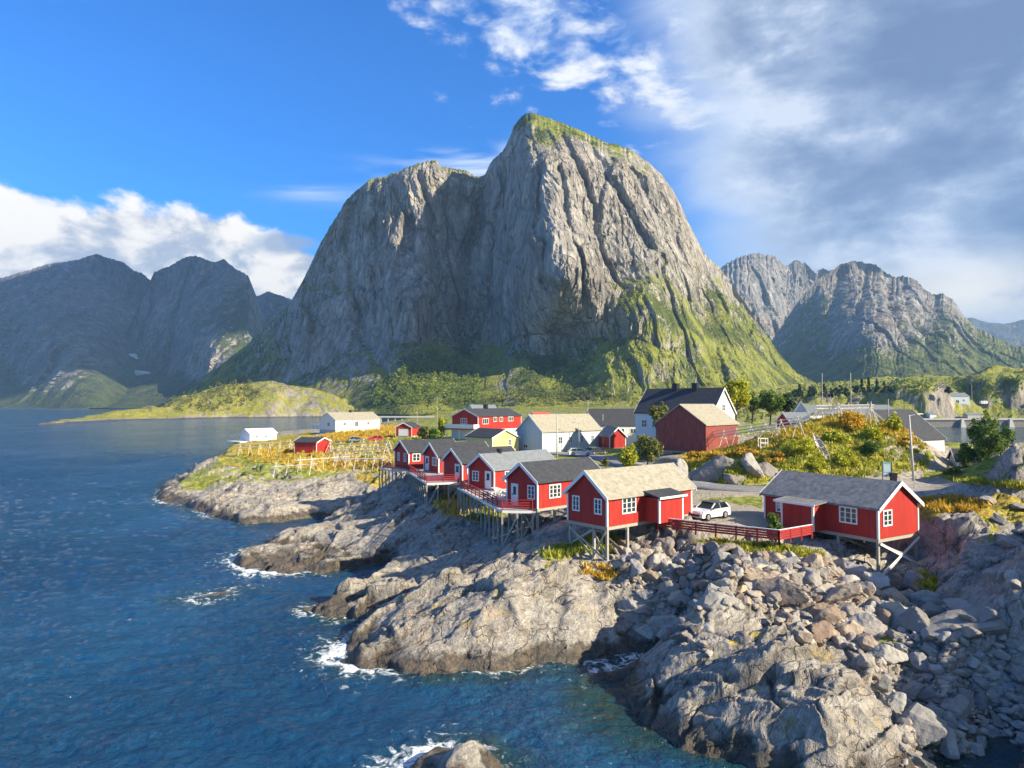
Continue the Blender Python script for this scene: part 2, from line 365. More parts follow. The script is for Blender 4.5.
roads_px = {'road': ([(1130, 509, 8.2), (1024, 495, 8.0), (960, 486, 7.9), (900, 480.5, 7.8), (845, 483, 7.6), (780, 488, 7.5), (730, 487.5, 7.5), (692, 484, 7.5), (660, 476, 7.5), (632, 466, 7.5), (600, 457, 7.5), (555, 453, 7.5), (505, 448, 7.5)], 2.9)}
def spline(P, n=14):
    P = np.array(P, float); P = np.vstack([2*P[0]-P[1], P, 2*P[-1]-P[-2]]); out = []
    for i in range(1, len(P)-2):
        for k in range(n):
            t = k/n; a, b, c_, d = P[i-1:i+3]
            out.append(.5*((2*b)+(-a+c_)*t+(2*a-5*b+4*c_-d)*t*t+(-a+3*b-3*c_+d)*t**3))
    out.append(P[-2]); return np.array(out)
ROADS = {k: (spline([atz(*q) for q in p]), wd) for k, (p, wd) in roads_px.items()}

def facet(x, y, sx, sy, s, k=18):
    """tilted blocks with worn edges (cell planes blended near their joints)"""
    x, y = x/sx, y/sy; xi, yi = np.floor(x).astype(np.int64), np.floor(y).astype(np.int64)
    tab = np.random.RandomState(s+5).rand(1021, 5); S_ = np.zeros(x.shape); W_ = S_.copy(); F1 = np.full(x.shape, 9.); F2 = F1.copy()
    for a in (-1, 0, 1):
        for b in (-1, 0, 1):
            t = tab[_h(xi+a, yi+b, 0, s)]; dx = x-xi-a-t[..., 0]; dy = y-yi-b-t[..., 1]; d2 = dx*dx+dy*dy
            w_ = np.exp(-k*d2); S_ += w_*((t[..., 2]-.5)*.35+((t[..., 3]-.5)*dx+(t[..., 4]-.5)*dy)*1.5); W_ += w_
            F2 = np.where(d2 < F1, F1, np.minimum(F2, d2)); F1 = np.minimum(F1, d2)
    return S_/(W_+1e-12), (1-sst(np.sqrt(F2)-np.sqrt(F1), 0, .10))
def flatness(x, y, px, py):
    """0 on built ground, 1 on open rock"""
    f = np.ones(x.shape)
    for poly in ([(395, 425), (640, 415), (700, 470), (690, 500), (640, 520), (575, 500), (520, 478), (450, 458), (410, 450)],
                 [(640, 475), (835, 478), (835, 515), (775, 534), (655, 524)],
                 [(840, 474), (1024, 482), (1090, 512), (1024, 500), (880, 492), (840, 490)]):
        f = np.minimum(f, 1-sst(-(-sdist(px, py, poly)), -3, 3)*.96)
    return f
def rock_relief(x, y, z, dist):
    wx = x+1.6*perlin(x/7, y/7, z/7, 3)+.4*perlin(x/2, y/2, 0, 4); wy = y+1.6*perlin(x/7, y/7, z/7+9, 5)+.4*perlin(x/2, y/2, 4, 6)
    c_, s_ = math.cos(R(38)), math.sin(R(38))
    ax = wx*c_+wy*s_+.6*z; ay = -wx*s_+wy*c_+.5*z
    big = fbm(x/11, y/11, 0, 4, 11)*1.5
    f1, c1 = facet(ax, ay, 5.5, 2.6, 1); z1 = z+big+f1*1.2
    f2, c2 = facet(ax+.8*z1, ay+1.5*z1, 2.4, 1.05, 2); z2 = z1+f2*.5; f3, c3 = facet(ax+1.1*z2, ay+1.4*z2, .95, .48, 3)
    pol = sst(fbm(x/9, y/9, 3, 3, 51), -.25, .25)              # polished against broken rock
    brk = .22+.78*pol
    near = 1-sst(dist, 90, 200)
    def calm(q):                                             # small relief dies out on the faces of steep steps
        r_ = np.hypot(x, y); gr_ = np.gradient(q, axis=0)/np.maximum(np.gradient(r_, axis=0), 1e-3); gl_ = np.gradient(q, axis=1)/np.maximum(np.abs(np.gradient(x, axis=1)), 1e-3)
        return 1/(1+((gr_**2+gl_**2)/1.0)**1.2)
    h1 = big*1.25+f1*1.7*(.45+.55*pol)-c1*.22; k1 = calm(z+h1)
    h1 = h1+(f2*.75*brk-c2*.10*brk)*k1; k2 = calm(z+h1)
    h = h1+f3*.30*brk*near*k2+fbm(x/1.3, y/1.3, z, 5, 31, g=.6)*.26*k2
    big2 = fbm(x/60, y/60, 0, 5, 71)*8*sst(dist, 450, 800)
    cr = np.clip(c1*.9*brk+c2*.7*brk*near, 0, 1)
    return h+big2, cr
def terrain(x, y):
    dist = np.hypot(x, y)
    sc = np.clip(dist/60, .8, 8)
    wx = x+perlin(x/(6*sc), y/(6*sc), 0, 81)*1.3*sc+perlin(x/(2*sc), y/(2*sc), 0, 82)*.6*sc
    wy = y+perlin(x/(6*sc), y/(6*sc), 5, 83)*1.3*sc+perlin(x/(2*sc), y/(2*sc), 5, 84)*.6*sc
    d = np.maximum(sdist(wx, wy, coast), sdist(wx, wy, point))
    dh = sdist(x, y, harbour); d = np.minimum(d, -dh)
    z0 = base_z(x/y, np.log(y)*.8)
    zs = 1.25*np.sign(d)*np.abs(d)**.85
    k = .6*np.clip(sc, 1, 3); hmin = np.clip(.5+.5*(zs-z0)/k, 0, 1)
    z = zs*(1-hmin)+z0*hmin-k*hmin*(1-hmin)
    z = np.where(d < 0, np.maximum(-4, zs*.55), z)
    for isl, hh in ((islet1, 1.8), (islet2, .10)):
        di = sdist(wx, wy, isl); z = np.maximum(z, np.where(di > -3, np.minimum(di*.9, hh), -4)); d = np.maximum(d, di)
    px, py = project(x, y, z)
    fl = flatness(x, y, px, py)*1.0
    rr, cr = rock_relief(x, y, z, dist)
    amp = fl*sst(d, -1.5, 1.5)
    amp = amp*(1-.8*sst(sdist(wx, wy, islet1), -6, -2))
    # turf mound and far land are rounder
    soft = np.zeros(x.shape)
    soft = np.maximum(soft, sst(dist, 85, 100)*(x > 15)*.7); soft = np.maximum(soft, sst(dist, 200, 300)*.5)
    for cx_, cy_, rx_, ry_, top in ((337, 600, 40, 42, 32), (300, 640, 60, 50, 29), (436, 628, 50, 44, 44), (402, 640, 30, 40, 36), (240, 700, 70, 50, 31), (520, 600, 60, 60, 38)):
        rr_ = np.sqrt(((x-cx_)/rx_)**2+((y-cy_)/ry_)**2)+.22*perlin(x/17, y/17, 0, 93)+.1*perlin(x/6, y/6, 0, 94)
        z = np.maximum(z, np.where(rr_ < 1.3, top*(1-np.clip(rr_, 0, 1.3)**5*.9)-4*rr_, -9))
    for cx_, cy_, rx_, ry_, top in ((38.6, 60.5, 4.4, 6.0, 8.7), (45.5, 62, 5, 6, 8.3)):
        rr_ = np.sqrt(((x-cx_)/rx_)**2+((y-cy_)/ry_)**2)+.16*perlin(x/4, y/4, 0, 95)
        z = np.maximum(z, np.where(rr_ < 1.25, z+(top-z)*(1-np.clip(rr_, 0, 1.25)**4*.45)*(1-sst(rr_, .75, 1.25)), -9))
    z = z+rr*amp*(1-soft)+(fbm(x/90, y/90, 0, 6, 72)*14+fbm(x/22, y/22, z0/18, 5, 73, ridged=True)*5)*sst(dist, 480, 700)*sst(d, 0, 60)+fbm(x/5, y/5, 0, 4, 91)*.5*amp*soft
    cr = cr*amp*(1-soft)
    grav = np.zeros(x.shape)
    for c3, wd in ROADS.values():
        best = np.full(x.shape, 1e9); zz = np.zeros(x.shape)
        m = (dist < 220) & (y > 50)
        xs, ys = x[m], y[m]; b_ = np.full(xs.shape, 1e9); z_ = np.zeros(xs.shape)
        for q in c3[::2]:
            dd = (xs-q[0])**2+(ys-q[1])**2; mm = dd < b_; b_ = np.where(mm, dd, b_); z_ = np.where(mm, q[2], z_)
        best[m] = np.sqrt(b_); zz[m] = z_
        wgt = 1-sst(best, wd+.8, wd+4.0)
        z = z*(1-wgt)+(zz-.12)*wgt
        grav = np.maximum(grav, 1-sst(best, wd, wd+1.3)); cr = cr*(1-wgt)
    return z, d, fl, cr, grav
# polar spacing keeps faces near a pixel in size; the surface itself is ordinary terrain
sc_ = np.r_[np.linspace(-.80, .80, 900), np.linspace(.80, 2.0, 160)[1:]]
tc_ = np.r_[np.linspace(LN(27), LN(150), 560), np.linspace(LN(150), LN(1290), 300)[1:]]
gx = sc_[None, :]*np.exp(tc_)[:, None]; gy = np.repeat(np.exp(tc_)[:, None], len(sc_), 1)
gz, gd, gfl, gcr, ggr = terrain(gx, gy)
def zat(x, y):
    """height of the built ground at a place"""
    s_, t_ = x/y, math.log(y)
    i = int(np.searchsorted(tc_, t_))-1; j = int(np.searchsorted(sc_, s_))-1
    i = min(max(i, 0), len(tc_)-2); j = min(max(j, 0), len(sc_)-2)
    a = min(max((t_-tc_[i])/(tc_[i+1]-tc_[i]), 0), 1); b = min(max((s_-sc_[j])/(sc_[j+1]-sc_[j]), 0), 1)
    return float((gz[i, j]*(1-b)+gz[i, j+1]*b)*(1-a)+(gz[i+1, j]*(1-b)+gz[i+1, j+1]*b)*a)
def hit(px, py):
    """first place where the line of sight meets the ground"""
    d = ray(px, py); sx = d[0]/d[1]
    j = min(max(int(np.searchsorted(sc_, sx)), 0), len(sc_)-1)
    yy = np.exp(tc_); zr = CAMH+d[2]/d[1]*yy
    below = np.nonzero(gz[:, j] > zr)[0]
    if not len(below): return None
    i = below[0]
    if i == 0: return None
    a0 = zr[i-1]-gz[i-1, j]; a1 = zr[i]-gz[i, j]; k = a0/(a0-a1)
    y = yy[i-1]+(yy[i]-yy[i-1])*k
    return (sx*y, y, float(gz[i-1, j]+(gz[i, j]-gz[i-1, j])*k))
gpx, gpy = project(gx, gy, gz)
gpx0, gpy0 = gpx, gpy
_js = np.clip(gy/60, 1, 6)
gpx = gpx+perlin(gx/(3*_js), gy/(3*_js), 0, 401)*9+perlin(gx/_js, gy/_js, 0, 402)*4; gpy = gpy+perlin(gx/(3*_js), gy/(3*_js), 7, 403)*5+perlin(gx/_js, gy/_js, 7, 404)*2.5
veg = np.zeros(gx.shape); hue = np.zeros(gx.shape)
def paint(poly, amount, h_, soft=3.0):
    global veg, hue
    w_ = sst(sdist(gpx, gpy, poly), -soft, soft)*amount
    hue = np.where(w_ > veg*.999, h_, hue) if amount > 0 else hue
    veg = np.maximum(veg, w_)
def ell(cx, cy, rx, ry, n=14, rot_=0):
    c_, s_ = math.cos(R(rot_)), math.sin(R(rot_))
    return [(cx+rx*math.cos(2*math.pi*k/n)*c_-ry*math.sin(2*math.pi*k/n)*s_, cy+rx*math.cos(2*math.pi*k/n)*s_+ry*math.sin(2*math.pi*k/n)*c_) for k in range(n)]
GREEN, YEL, ORA = 0.0, .5, 1.0
for args in [
 ([(215, 462), (236, 437), (300, 432), (395, 436), (398, 452), (392, 476), (350, 472), (300, 466), (262, 464), (236, 470)], .52, .5),
 ([(305, 438), (345, 430), (400, 422), (408, 430), (385, 441), (330, 442)], .9, .95),
 ([(384, 434), (425, 434), (424, 446), (384, 446)], .9, .1),
 (ell(280, 452, 40, 8), .75, .6), (ell(330, 462, 45, 9), .7, .8), (ell(235, 480, 20, 6), .4, .4), (ell(375, 480, 22, 6), .65, .8), (ell(400, 462, 10, 12), .6, .5),
 ([(395, 415), (640, 415), (640, 470), (480, 462), (420, 446)], .45, .15),
 (ell(455, 505, 22, 14), .5, .8), (ell(492, 514, 22, 6, 14, -12), .75, .25), (ell(470, 516, 8, 3), .6, .2),
 (ell(575, 548, 34, 7, 14, -14), .75, .3), (ell(610, 545, 16, 10), .6, .3), (ell(600, 575, 22, 8, 14, 10), .5, .8), (ell(560, 560, 25, 6, 14, -20), .5, .4), (ell(540, 552, 10, 4), .5, .3),
 (ell(560, 592, 30, 5, 14, -8), .35, .9), (ell(760, 549, 70, 5, 14, 5), .6, .3), (ell(840, 600, 10, 6), .4, .2), (ell(745, 640, 26, 5, 14, -20), .4, .9), (ell(892, 640, 10, 8), .6, .2),
 (ell(925, 582, 16, 10, 14, 25), .7, .35), (ell(950, 506, 45, 10), .8, .8), (ell(975, 520, 30, 22, 14, 40), .5, .45), (ell(985, 620, 14, 12), .4, .3), (ell(1000, 560, 12, 10), .3, .3),
 ([(664, 482), (690, 452), (730, 448), (760, 434), (800, 422), (850, 410), (890, 420), (918, 436), (935, 455), (925, 468), (880, 474), (800, 480), (740, 483)], .85, .45),
 ([(690, 468), (700, 450), (740, 444), (800, 424), (850, 410), (868, 414), (850, 425), (800, 434), (770, 446), (740, 462)], .95, .9),
 (ell(848, 420, 22, 10), .95, 1.0), (ell(905, 434, 20, 7, 14, 30), .9, .9), (ell(700, 452, 30, 8), .95, .9), (ell(775, 455, 22, 10), .95, .85),
 (ell(815, 452, 30, 16), .95, .3), (ell(730, 482, 50, 5), .9, .35), (ell(790, 470, 30, 8), .9, .5),
 ([(700, 497), (765, 495), (765, 510), (730, 505), (704, 503)], .6, .1),
 ([(924, 470), (1030, 478), (1030, 488), (960, 480), (924, 476)], .9, .25), ([(950, 478), (985, 440), (1000, 400), (1060, 380), (1100, 500), (1024, 484)], .6, .2)]:
    paint(*args)
farw = sst(gy, 450, 560)
oc = ((gx-41)/9)**2+((gy-62)/6)**2; ov_ = sst(gz, 7.4, 8.4)*(oc < 1)*.85+sst(gz, 5.5, 8.0)*(oc < 1)*.25; hue = np.where(ov_ > veg, .6, hue); veg = np.maximum(veg, np.minimum(ov_, .85))
bk = sst(gy, 118, 135)*(gy < 600)*(gx > -70)*(ggr < .2)*(.5+.25*perlin(gx/9, gy/9, 0, 433)); hue = np.where(bk > veg, .2, hue); veg = np.maximum(veg, bk)
veg = np.maximum(veg, farw*(.60)); hue = np.where((farw > .5), .35, hue)
veg = np.where((gy > 550) & (gx < -60), .66-.20*sst(gpx, 250, 270)*(1-sst(gpx, 325, 350))*(1+.9*perlin(gx/25, gy/25, gz/12, 71)), veg); hue = np.where((gy > 550) & (gx < -60), .42, hue)
veg = veg*(gz > 1.6)
rockspot = [(678, 474, 16, 9), (712, 472, 16, 8), (755, 468, 12, 8), (895, 448, 8, 14), (915, 450, 12, 16), (960, 540, 26, 36), (1012, 445, 14, 26), (945, 400, 12, 18)]
for a, b, c_, d_ in rockspot: veg = veg*(1-.85*sst(sdist(gpx, gpy, ell(a, b, c_, d_)), -2, 3)*(gy < 650))
gravm = np.maximum(sst(gy,95,120)*(gy<330)*(gfl<.5)*(veg<.3)*.6, np.maximum(ggr, sst(sdist(gpx, gpy, [(655, 476), (765, 484), (840, 488), (835, 515), (778, 528), (655, 516)]), -2, 2)*(veg < .5)))
ox = (perlin(gx/1.1, gy/1.1, gz/.9, 411)*.22+perlin(gx/.45, gy/.45, gz/.4, 412)*.09)*gfl*(gy < 170); oy = (perlin(gx/1.1, gy/1.1, gz/.9, 413)*.22+perlin(gx/.45, gy/.45, gz/.4, 414)*.09)*gfl*(gy < 170)
V = np.stack([gx+ox, gy+oy, gz], -1).reshape(-1, 3); Fc = gridfaces(*gx.shape)
vegc = np.stack([veg, hue, gravm, np.ones_like(veg)], -1).reshape(-1, 4)
zonec = np.stack([sst(gy, 150, 500), gcr, gd*0, np.ones_like(veg)], -1).reshape(-1, 4)
keep = V[:, 2][Fc].max(1) > -1.2
V2, F2, at = prune(V, Fc, keep, {'veg': vegc, 'zone': zonec})
tag(link('rocky_shore', np_mesh('rocky_shore', V2, F2, True, [M_ground], at)), kind='structure')

# ------------------------------------------------------------------ roads
def asphalt():
    m, N, b = material('asphalt'); pos = N.n('ShaderNodeNewGeometry').outputs['Position']
    n_ = N.noise(pos, 1.2, 6, .65); n2_ = N.noise(pos, 18, 3, .7)
    col = N.mix(N.sm(n_, .35, .65), (.13, .13, .135), (.24, .235, .235)); col = N.mix(N.m('MULTIPLY', n2_, .4), col, (.34, .33, .32))
    setb(N, b, color=col, rough=.9, normal=N.bump(n2_, .4, .02)); return m
M_asphalt = asphalt()
for k_, (c3, wd) in ROADS.items():
    t = np.gradient(c3[:, :2], axis=0); t /= np.linalg.norm(t, axis=1)[:, None]; nrm = np.c_[-t[:, 1], t[:, 0]]
    rows = []
    lift = .06 if k_ == 'road' else .045
    for o_, dz in ((-wd, -.3), (-wd, 0), (-wd*.33, .03), (wd*.33, .03), (wd, 0), (wd, -.3)):
        rows.append(np.c_[c3[:, :2]+nrm*o_, c3[:, 2]+lift+dz])
    P = np.stack(rows, 1).reshape(-1, 3)
    tag(link(k_, np_mesh(k_, P, gridfaces(len(c3), 6), True, [M_asphalt])), kind='structure')

# ------------------------------------------------------------------ sea
def water_material():
    m, N, b = material('sea_water'); pos = N.n('ShaderNodeNewGeometry').outputs['Position']
    att = N.n('ShaderNodeVertexColor', layer_name='shore').outputs[0]
    shal, foam, _ = N.n('ShaderNodeSeparateColor', {0: att}).outputs[:3]
    a = N.noise(N.vmul(pos, (1, 1.3, 1)), .42, 5, .62, .5); b_ = N.noise(pos, 1.8, 5, .65, .4); big = N.noise(pos, .02, 4, .6)
    h = N.m('ADD', N.m('MULTIPLY', a, 1.1), N.m('MULTIPLY', b_, .55)); wind = N.noise(N.vmul(pos, (1, .6, 1)), .035, 4, .6); h = N.m('MULTIPLY', h, N.m('ADD', .45, N.m('MULTIPLY', N.sm(wind, .35, .65), 1.0)))
    deep = N.mix(N.sm(big, .35, .65), (.006, .042, .105), (.012, .072, .155))
    col = N.mix(N.sm(shal, .25, 1.0), deep, (.010, .048, .065))
    col = N.mix(N.m('MULTIPLY', N.m('MULTIPLY', shal, shal), N.sm(N.noise(pos, .6, 4, .6), .45, .65)), col, (.03, .055, .04))
    fn = N.noise(pos, 1.1, 7, .72, 1.2)
    fo = N.sm(N.m('ADD', foam, N.m('MULTIPLY', N.m('SUBTRACT', fn, .5), 2.6)), .38, .85)
    fo = N.m('MULTIPLY', fo, N.sm(foam, .02, .12))
    caps = N.m('MULTIPLY', N.sm(N.noise(pos, .9, 6, .7, .8), .70, .76), .35)
    fo = N.m('MAXIMUM', fo, caps)
    col = N.mix(fo, col, (.80, .84, .86))
    setb(N, b, color=col, rough=N.m('ADD', .09, N.m('MULTIPLY', fo, .7)), spec=.5, normal=N.bump(h, .85, .7)); b.inputs['IOR'].default_value = 1.33
    return m
ws = np.linspace(-1.5, 1.5, 620); wt = np.r_[np.linspace(LN(18), LN(400), 560), np.linspace(LN(400), LN(7500), 60)[1:]]
wx = ws[None, :]*np.exp(wt)[:, None]; wy = np.repeat(np.exp(wt)[:, None], len(ws), 1)
fade = (1-sst(wy, 120, 320))
wz = (perlin(wx/5+wy/9, wy/4, 0, 201)*.16+perlin(wx/2.1-wy/5, wy/1.8, 0, 202)*.10+(1-2*np.abs(perlin(wx/1.1, wy/.9, 0, 203)))*.07)*fade*1.25
dist = np.hypot(wx, wy); scw = np.clip(dist/60, .8, 8)
ux = wx+perlin(wx/(6*scw), wy/(6*scw), 0, 81)*1.3*scw+perlin(wx/(2*scw), wy/(2*scw), 0, 82)*.6*scw
uy = wy+perlin(wx/(6*scw), wy/(6*scw), 5, 83)*1.3*scw+perlin(wx/(2*scw), wy/(2*scw), 5, 84)*.6*scw
wd_ = np.full(wx.shape, -1e3); near = wy < 1300
for p_ in (coast, point, islet1, islet2): wd_[near] = np.maximum(wd_[near], sdist(ux[near], uy[near], p_))
shal = np.clip(1+wd_/4.0, 0, 1)
fw = np.zeros(wx.shape)
for a, b, r_, k_ in [(168, 500, 9, .8), (200, 516, 9, .7), (235, 565, 9, 1.25), (225, 572, 7, 1.1), (262, 577, 6, 1.1), (245, 552, 6, .8), (275, 578, 7, .9), (335, 655, 6, 1.2), (350, 668, 5, 1.1), (330, 640, 5, .7), (315, 612, 5, .7), (330, 622, 5, .6), (520, 672, 4, .6), (640, 658, 3, .8), (610, 664, 3, .8),
                      (420, 752, 3, 1.2), (440, 752, 3, 1.1), (400, 762, 3, 1.0), (205, 598, 5, .6), (160, 492, 8, .5), (215, 590, 4, .4), (380, 674, 3, .7), (250, 520, 10, .4), (310, 560, 5, .4)]:
    q = atz(a, b, 0); fw = np.maximum(fw, k_*np.exp(-((wx-q[0])**2+((wy-q[1])*.8)**2)/r_**2))
foam = fw*np.exp(-np.abs(wd_+.6)/1.5)*.55+.28*np.exp(-np.abs(wd_)/.4)*(wy < 300)+fw*.10*(wd_ < 0)
M_water = water_material()
Vw = np.stack([wx, wy, wz], -1).reshape(-1, 3)
shc = np.stack([shal, foam, foam*0, foam*0+1], -1).reshape(-1, 4)
tag(link('sea', np_mesh('sea', Vw, gridfaces(*wx.shape), True, [M_water], {'shore': shc})), kind='structure')
# ------------------------------------------------------------------ mountains
def mountain_material(name, rock=((.16, .15, .135), (.34, .315, .28), (.55, .51, .45)), green=((.07, .10, .025), (.27, .29, .05)), gk=1.0, k=1.0):
    m, N, b = material(name); geo = N.n('ShaderNodeNewGeometry'); pos, nor = geo.outputs['Position'], geo.outputs['Normal']
    att = N.n('ShaderNodeVertexColor', layer_name='veg').outputs[0]
    g, pale, cr = N.n('ShaderNodeSeparateColor', {0: att}).outputs[:3]
    p2 = N.vmul(pos, (k, k, k*.30))
    a = N.noise(p2, .012, 6, .62, .4); s1 = N.noise(p2, .06, 7, .68, .5); s2 = N.noise(N.vmul(pos, (k, k, k*.12)), .12, 5, .65, .6); s3 = N.noise(p2, .35, 5, .7)
    col = N.ramp(s1, [(.32, rock[0]), (.5, rock[1]), (.68, rock[2])])
    col = N.mix(N.m('MULTIPLY', N.sm(a, .5, .65), .45), col, (.36, .29, .23))
    col = N.mix(N.m('MULTIPLY', N.sm(s2, .54, .68), .30), col, (.10, .10, .105))
    col = N.mix(N.m('MULTIPLY', N.sm(s3, .5, .7), .25), col, (.5, .48, .45))
    col = N.mix(N.m('MULTIPLY', cr, .6), col, (.05, .05, .05))
    col = N.mix(N.m('MULTIPLY', pale, .8), col, (.46, .39, .31))
    wv = N.n('ShaderNodeVectorMath', {0: p2, 1: N.n('ShaderNodeVectorMath', {0: N.noise(p2, .03, 4, .6, out=1), 1: (26, 26, 26)}, operation='MULTIPLY').outputs[0]}, operation='ADD').outputs[0]
    e1 = N.vor(wv, .030, 'DISTANCE_TO_EDGE'); e2 = N.vor(wv, .085, 'DISTANCE_TO_EDGE')
    fr = N.m('MAXIMUM', N.m('SUBTRACT', 1, N.sm(e1, .0, .045)), N.m('MULTIPLY', N.m('SUBTRACT', 1, N.sm(e2, .0, .07)), .6)); fr = N.m('MULTIPLY', fr, N.sm(a, .38, .55))
    col = N.mix(N.m('MULTIPLY', fr, .55), col, (.05, .048, .045))
    up = N.xyz(nor)[2]
    gn = N.noise(pos, .035*k, 7, .68); gf = N.noise(pos, .25, 5, .7)
    gm = N.m('ADD', g, N.m('MULTIPLY', N.m('SUBTRACT', gn, .5), 1.5)); gm = N.m('ADD', gm, N.m('MULTIPLY', N.m('SUBTRACT', gf, .5), .8))
    gm = N.m('ADD', gm, N.m('MULTIPLY', N.m('SUBTRACT', up, .55), 1.0*gk))
    gm = N.sm(gm, .42, .58)
    gc = N.mix(N.sm(N.noise(pos, .02, 5, .6), .42, .6), green[0], green[1]); gc = N.mix(N.m('MULTIPLY', N.sm(gf, .45, .65), .5), gc, (.18, .18, .05))
    col = N.mix(gm, col, gc)
    h = N.m('ADD', N.m('MULTIPLY', s1, 1.0), N.m('MULTIPLY', s3, .35)); h = N.m('ADD', h, N.m('MULTIPLY', s2, .5)); h = N.m('SUBTRACT', h, N.m('MULTIPLY', fr, .5))
    setb(N, b, color=col, rough=.95, spec=.15, normal=N.bump(h, 1.0, 7.0))
    return m
def interp(pts, x):
    pts = sorted(pts); return np.interp(x, [p[0] for p in pts], [p[1] for p in pts])
def mountain(name, sil, dr, df, zf, relief, mat, ncol, nrow, amp, prof, jag=1.2, shear=0, greenpts=(), polys=(), scale=1.0, back=.9, g0=.0, pale=(), gullies=()):
    pxs = np.linspace(sil[0][0], sil[-1][0], ncol)
    py = interp(sil, pxs)+jag*(perlin(pxs/9, 0, 0, 301)+1.6*np.abs(perlin(pxs/4.5, 0, 0, 303))+.7*perlin(pxs/2.3, 0, 0, 302)-.5)
    dR = interp(dr, pxs); dF = interp(df, pxs)
    zr = np.array([atd(a, b, c_)[2] for a, b, c_ in zip(pxs, py, dR)]); sx = (pxs-512)/F/CA
    hh = np.linspace(0, 1, nrow)[:, None]
    g = prof(hh, pxs[None, :])
    Y = dF+(dR-dF)*g; Z = zf+(zr-zf)*hh
    ppx, ppy = project(sx*Y, Y, Z)
    rel = TPS([(a/100., b/100.) for a, b, _ in relief], [c_ for *_, c_ in relief], 1e-3)(ppx/100, ppy/100) if relief else 0
    tap = (1-hh**8)
    Y = Y+rel*tap; X = sx*Y
    # restore the height seen at this place after pushing the wall in or out
    Z = np.where(hh > .0, CAMH+(Z-CAMH)*(1+0*Y), Z)
    # ribs and gullies
    S = scale; xs = X+shear*Z*1.0
    wz_ = Z+22*S*perlin(X/(80*S), Y/(80*S), Z/(90*S), 306); wx_ = xs+9*S*perlin(X/(60*S), Y/(60*S), Z/(120*S), 307)
    rib = fbm(wx_/(90*S), Y/(120*S), Z/(300*S), 5, 311, ridged=True)
    rib2 = fbm(wx_/(26*S), Y/(50*S), Z/(70*S)+3, 5, 321, g=.6)
    fa, ca_ = facet(wx_, wz_, 58*S, 210*S, 21, 40); fb_, cb_ = facet(wx_, wz_, 21*S, 74*S, 22, 40); fc_, cc_ = facet(wx_, wz_, 8*S, 24*S, 23, 40)
    fd_, _ = facet(wx_, wz_+.3*wx_, 3.8*S, 9*S, 24, 40)
    disp = -(rib*9+rib2*6+fa*48+fb_*15+fc_*7+fd_*4)*S
    for line, dpt, wdt in gullies:
        jx = ppx+3*perlin(ppx/14, ppy/14, 0, 377)+1.2*perlin(ppx/4, ppy/4, 0, 378); best = np.full(X.shape, 1e9)
        for (x1, y1), (x2, y2) in zip(line[:-1], line[1:]):
            ex, ey = x2-x1, y2-y1; t = np.clip(((jx-x1)*ex+(ppy-y1)*ey)/(ex*ex+ey*ey), 0, 1); best = np.minimum(best, (jx-x1-t*ex)**2+(ppy-y1-t*ey)**2)
        disp = disp+dpt*np.exp(-best/wdt**2)
    steep = np.clip(np.abs(np.gradient(Z, axis=0))/(np.abs(np.gradient(Y, axis=0))+1e-3), 0, 3)/3
    k = amp*tap*np.clip(.35+.65*steep, 0, 1)*np.minimum(1, hh*6+.1)
    Y2 = Y+disp*k; X2 = X+(perlin(X/40/S, Y/40/S, Z/60/S, 351)*8*S)*k+.35*disp*k*np.sign(X)*0
    Z2 = Z+(fbm(X/(30*S), Y/(30*S), Z/(30*S), 4, 361)*7*S)*amp*np.minimum(1, hh*4)*(1-hh**30*.8)
    gr = np.full(X.shape, g0)
    if greenpts: gr = gr+TPS([(a/100., b/100.) for a, b, _ in greenpts], [c_ for *_, c_ in greenpts], 1e-2)(ppx/100, ppy/100)
    gr = np.clip(gr, 0, 1)
    pl_ = np.zeros(X.shape)
    for poly, val in pale: pl_ = np.maximum(pl_, val*sst(sdist(ppx, ppy, poly), -3, 2))
    cr = np.clip(cb_*.8*(fbm(X/60, Z/60, 0, 3, 77) > 0)+ca_*.7, 0, 1)*np.clip(k, 0, 1)*(gr < .5)
    # far side
    bx, by, bz, = [], [], []
    nb_ = 24
    for i in range(1, nb_):
        t = i/nb_; bx.append(X2[-1]*(1+t*.03)); by.append(Y2[-1]+t*back*(zr-zf)*1.4); bz.append(zf+(Z2[-1]-zf)*(1-t)**.8-(5 if i == nb_-1 else 0))
    X2 = np.vstack([X2, bx]); Y2 = np.vstack([Y2, by]); Z2 = np.vstack([Z2, bz])
    n3 = fbm(X2[nrow:]/60, Y2[nrow:]/60, Z2[nrow:]/60, 4, 371)*18; Z2[nrow:] += n3*np.linspace(0, 1, nb_-1)[:, None]
    gr = np.vstack([gr, np.full((nb_-1, ncol), .5)]); cr = np.vstack([cr, np.zeros((nb_-1, ncol))]); pl_ = np.vstack([pl_, np.zeros((nb_-1, ncol))])
    at_ = np.stack([gr, pl_, cr, gr*0+1], -1).reshape(-1, 4)
    return tag(link(name, np_mesh(name, np.stack([X2, Y2, Z2], -1).reshape(-1, 3), gridfaces(*X2.shape), False, [mat], {'veg': at_})), kind='structure')

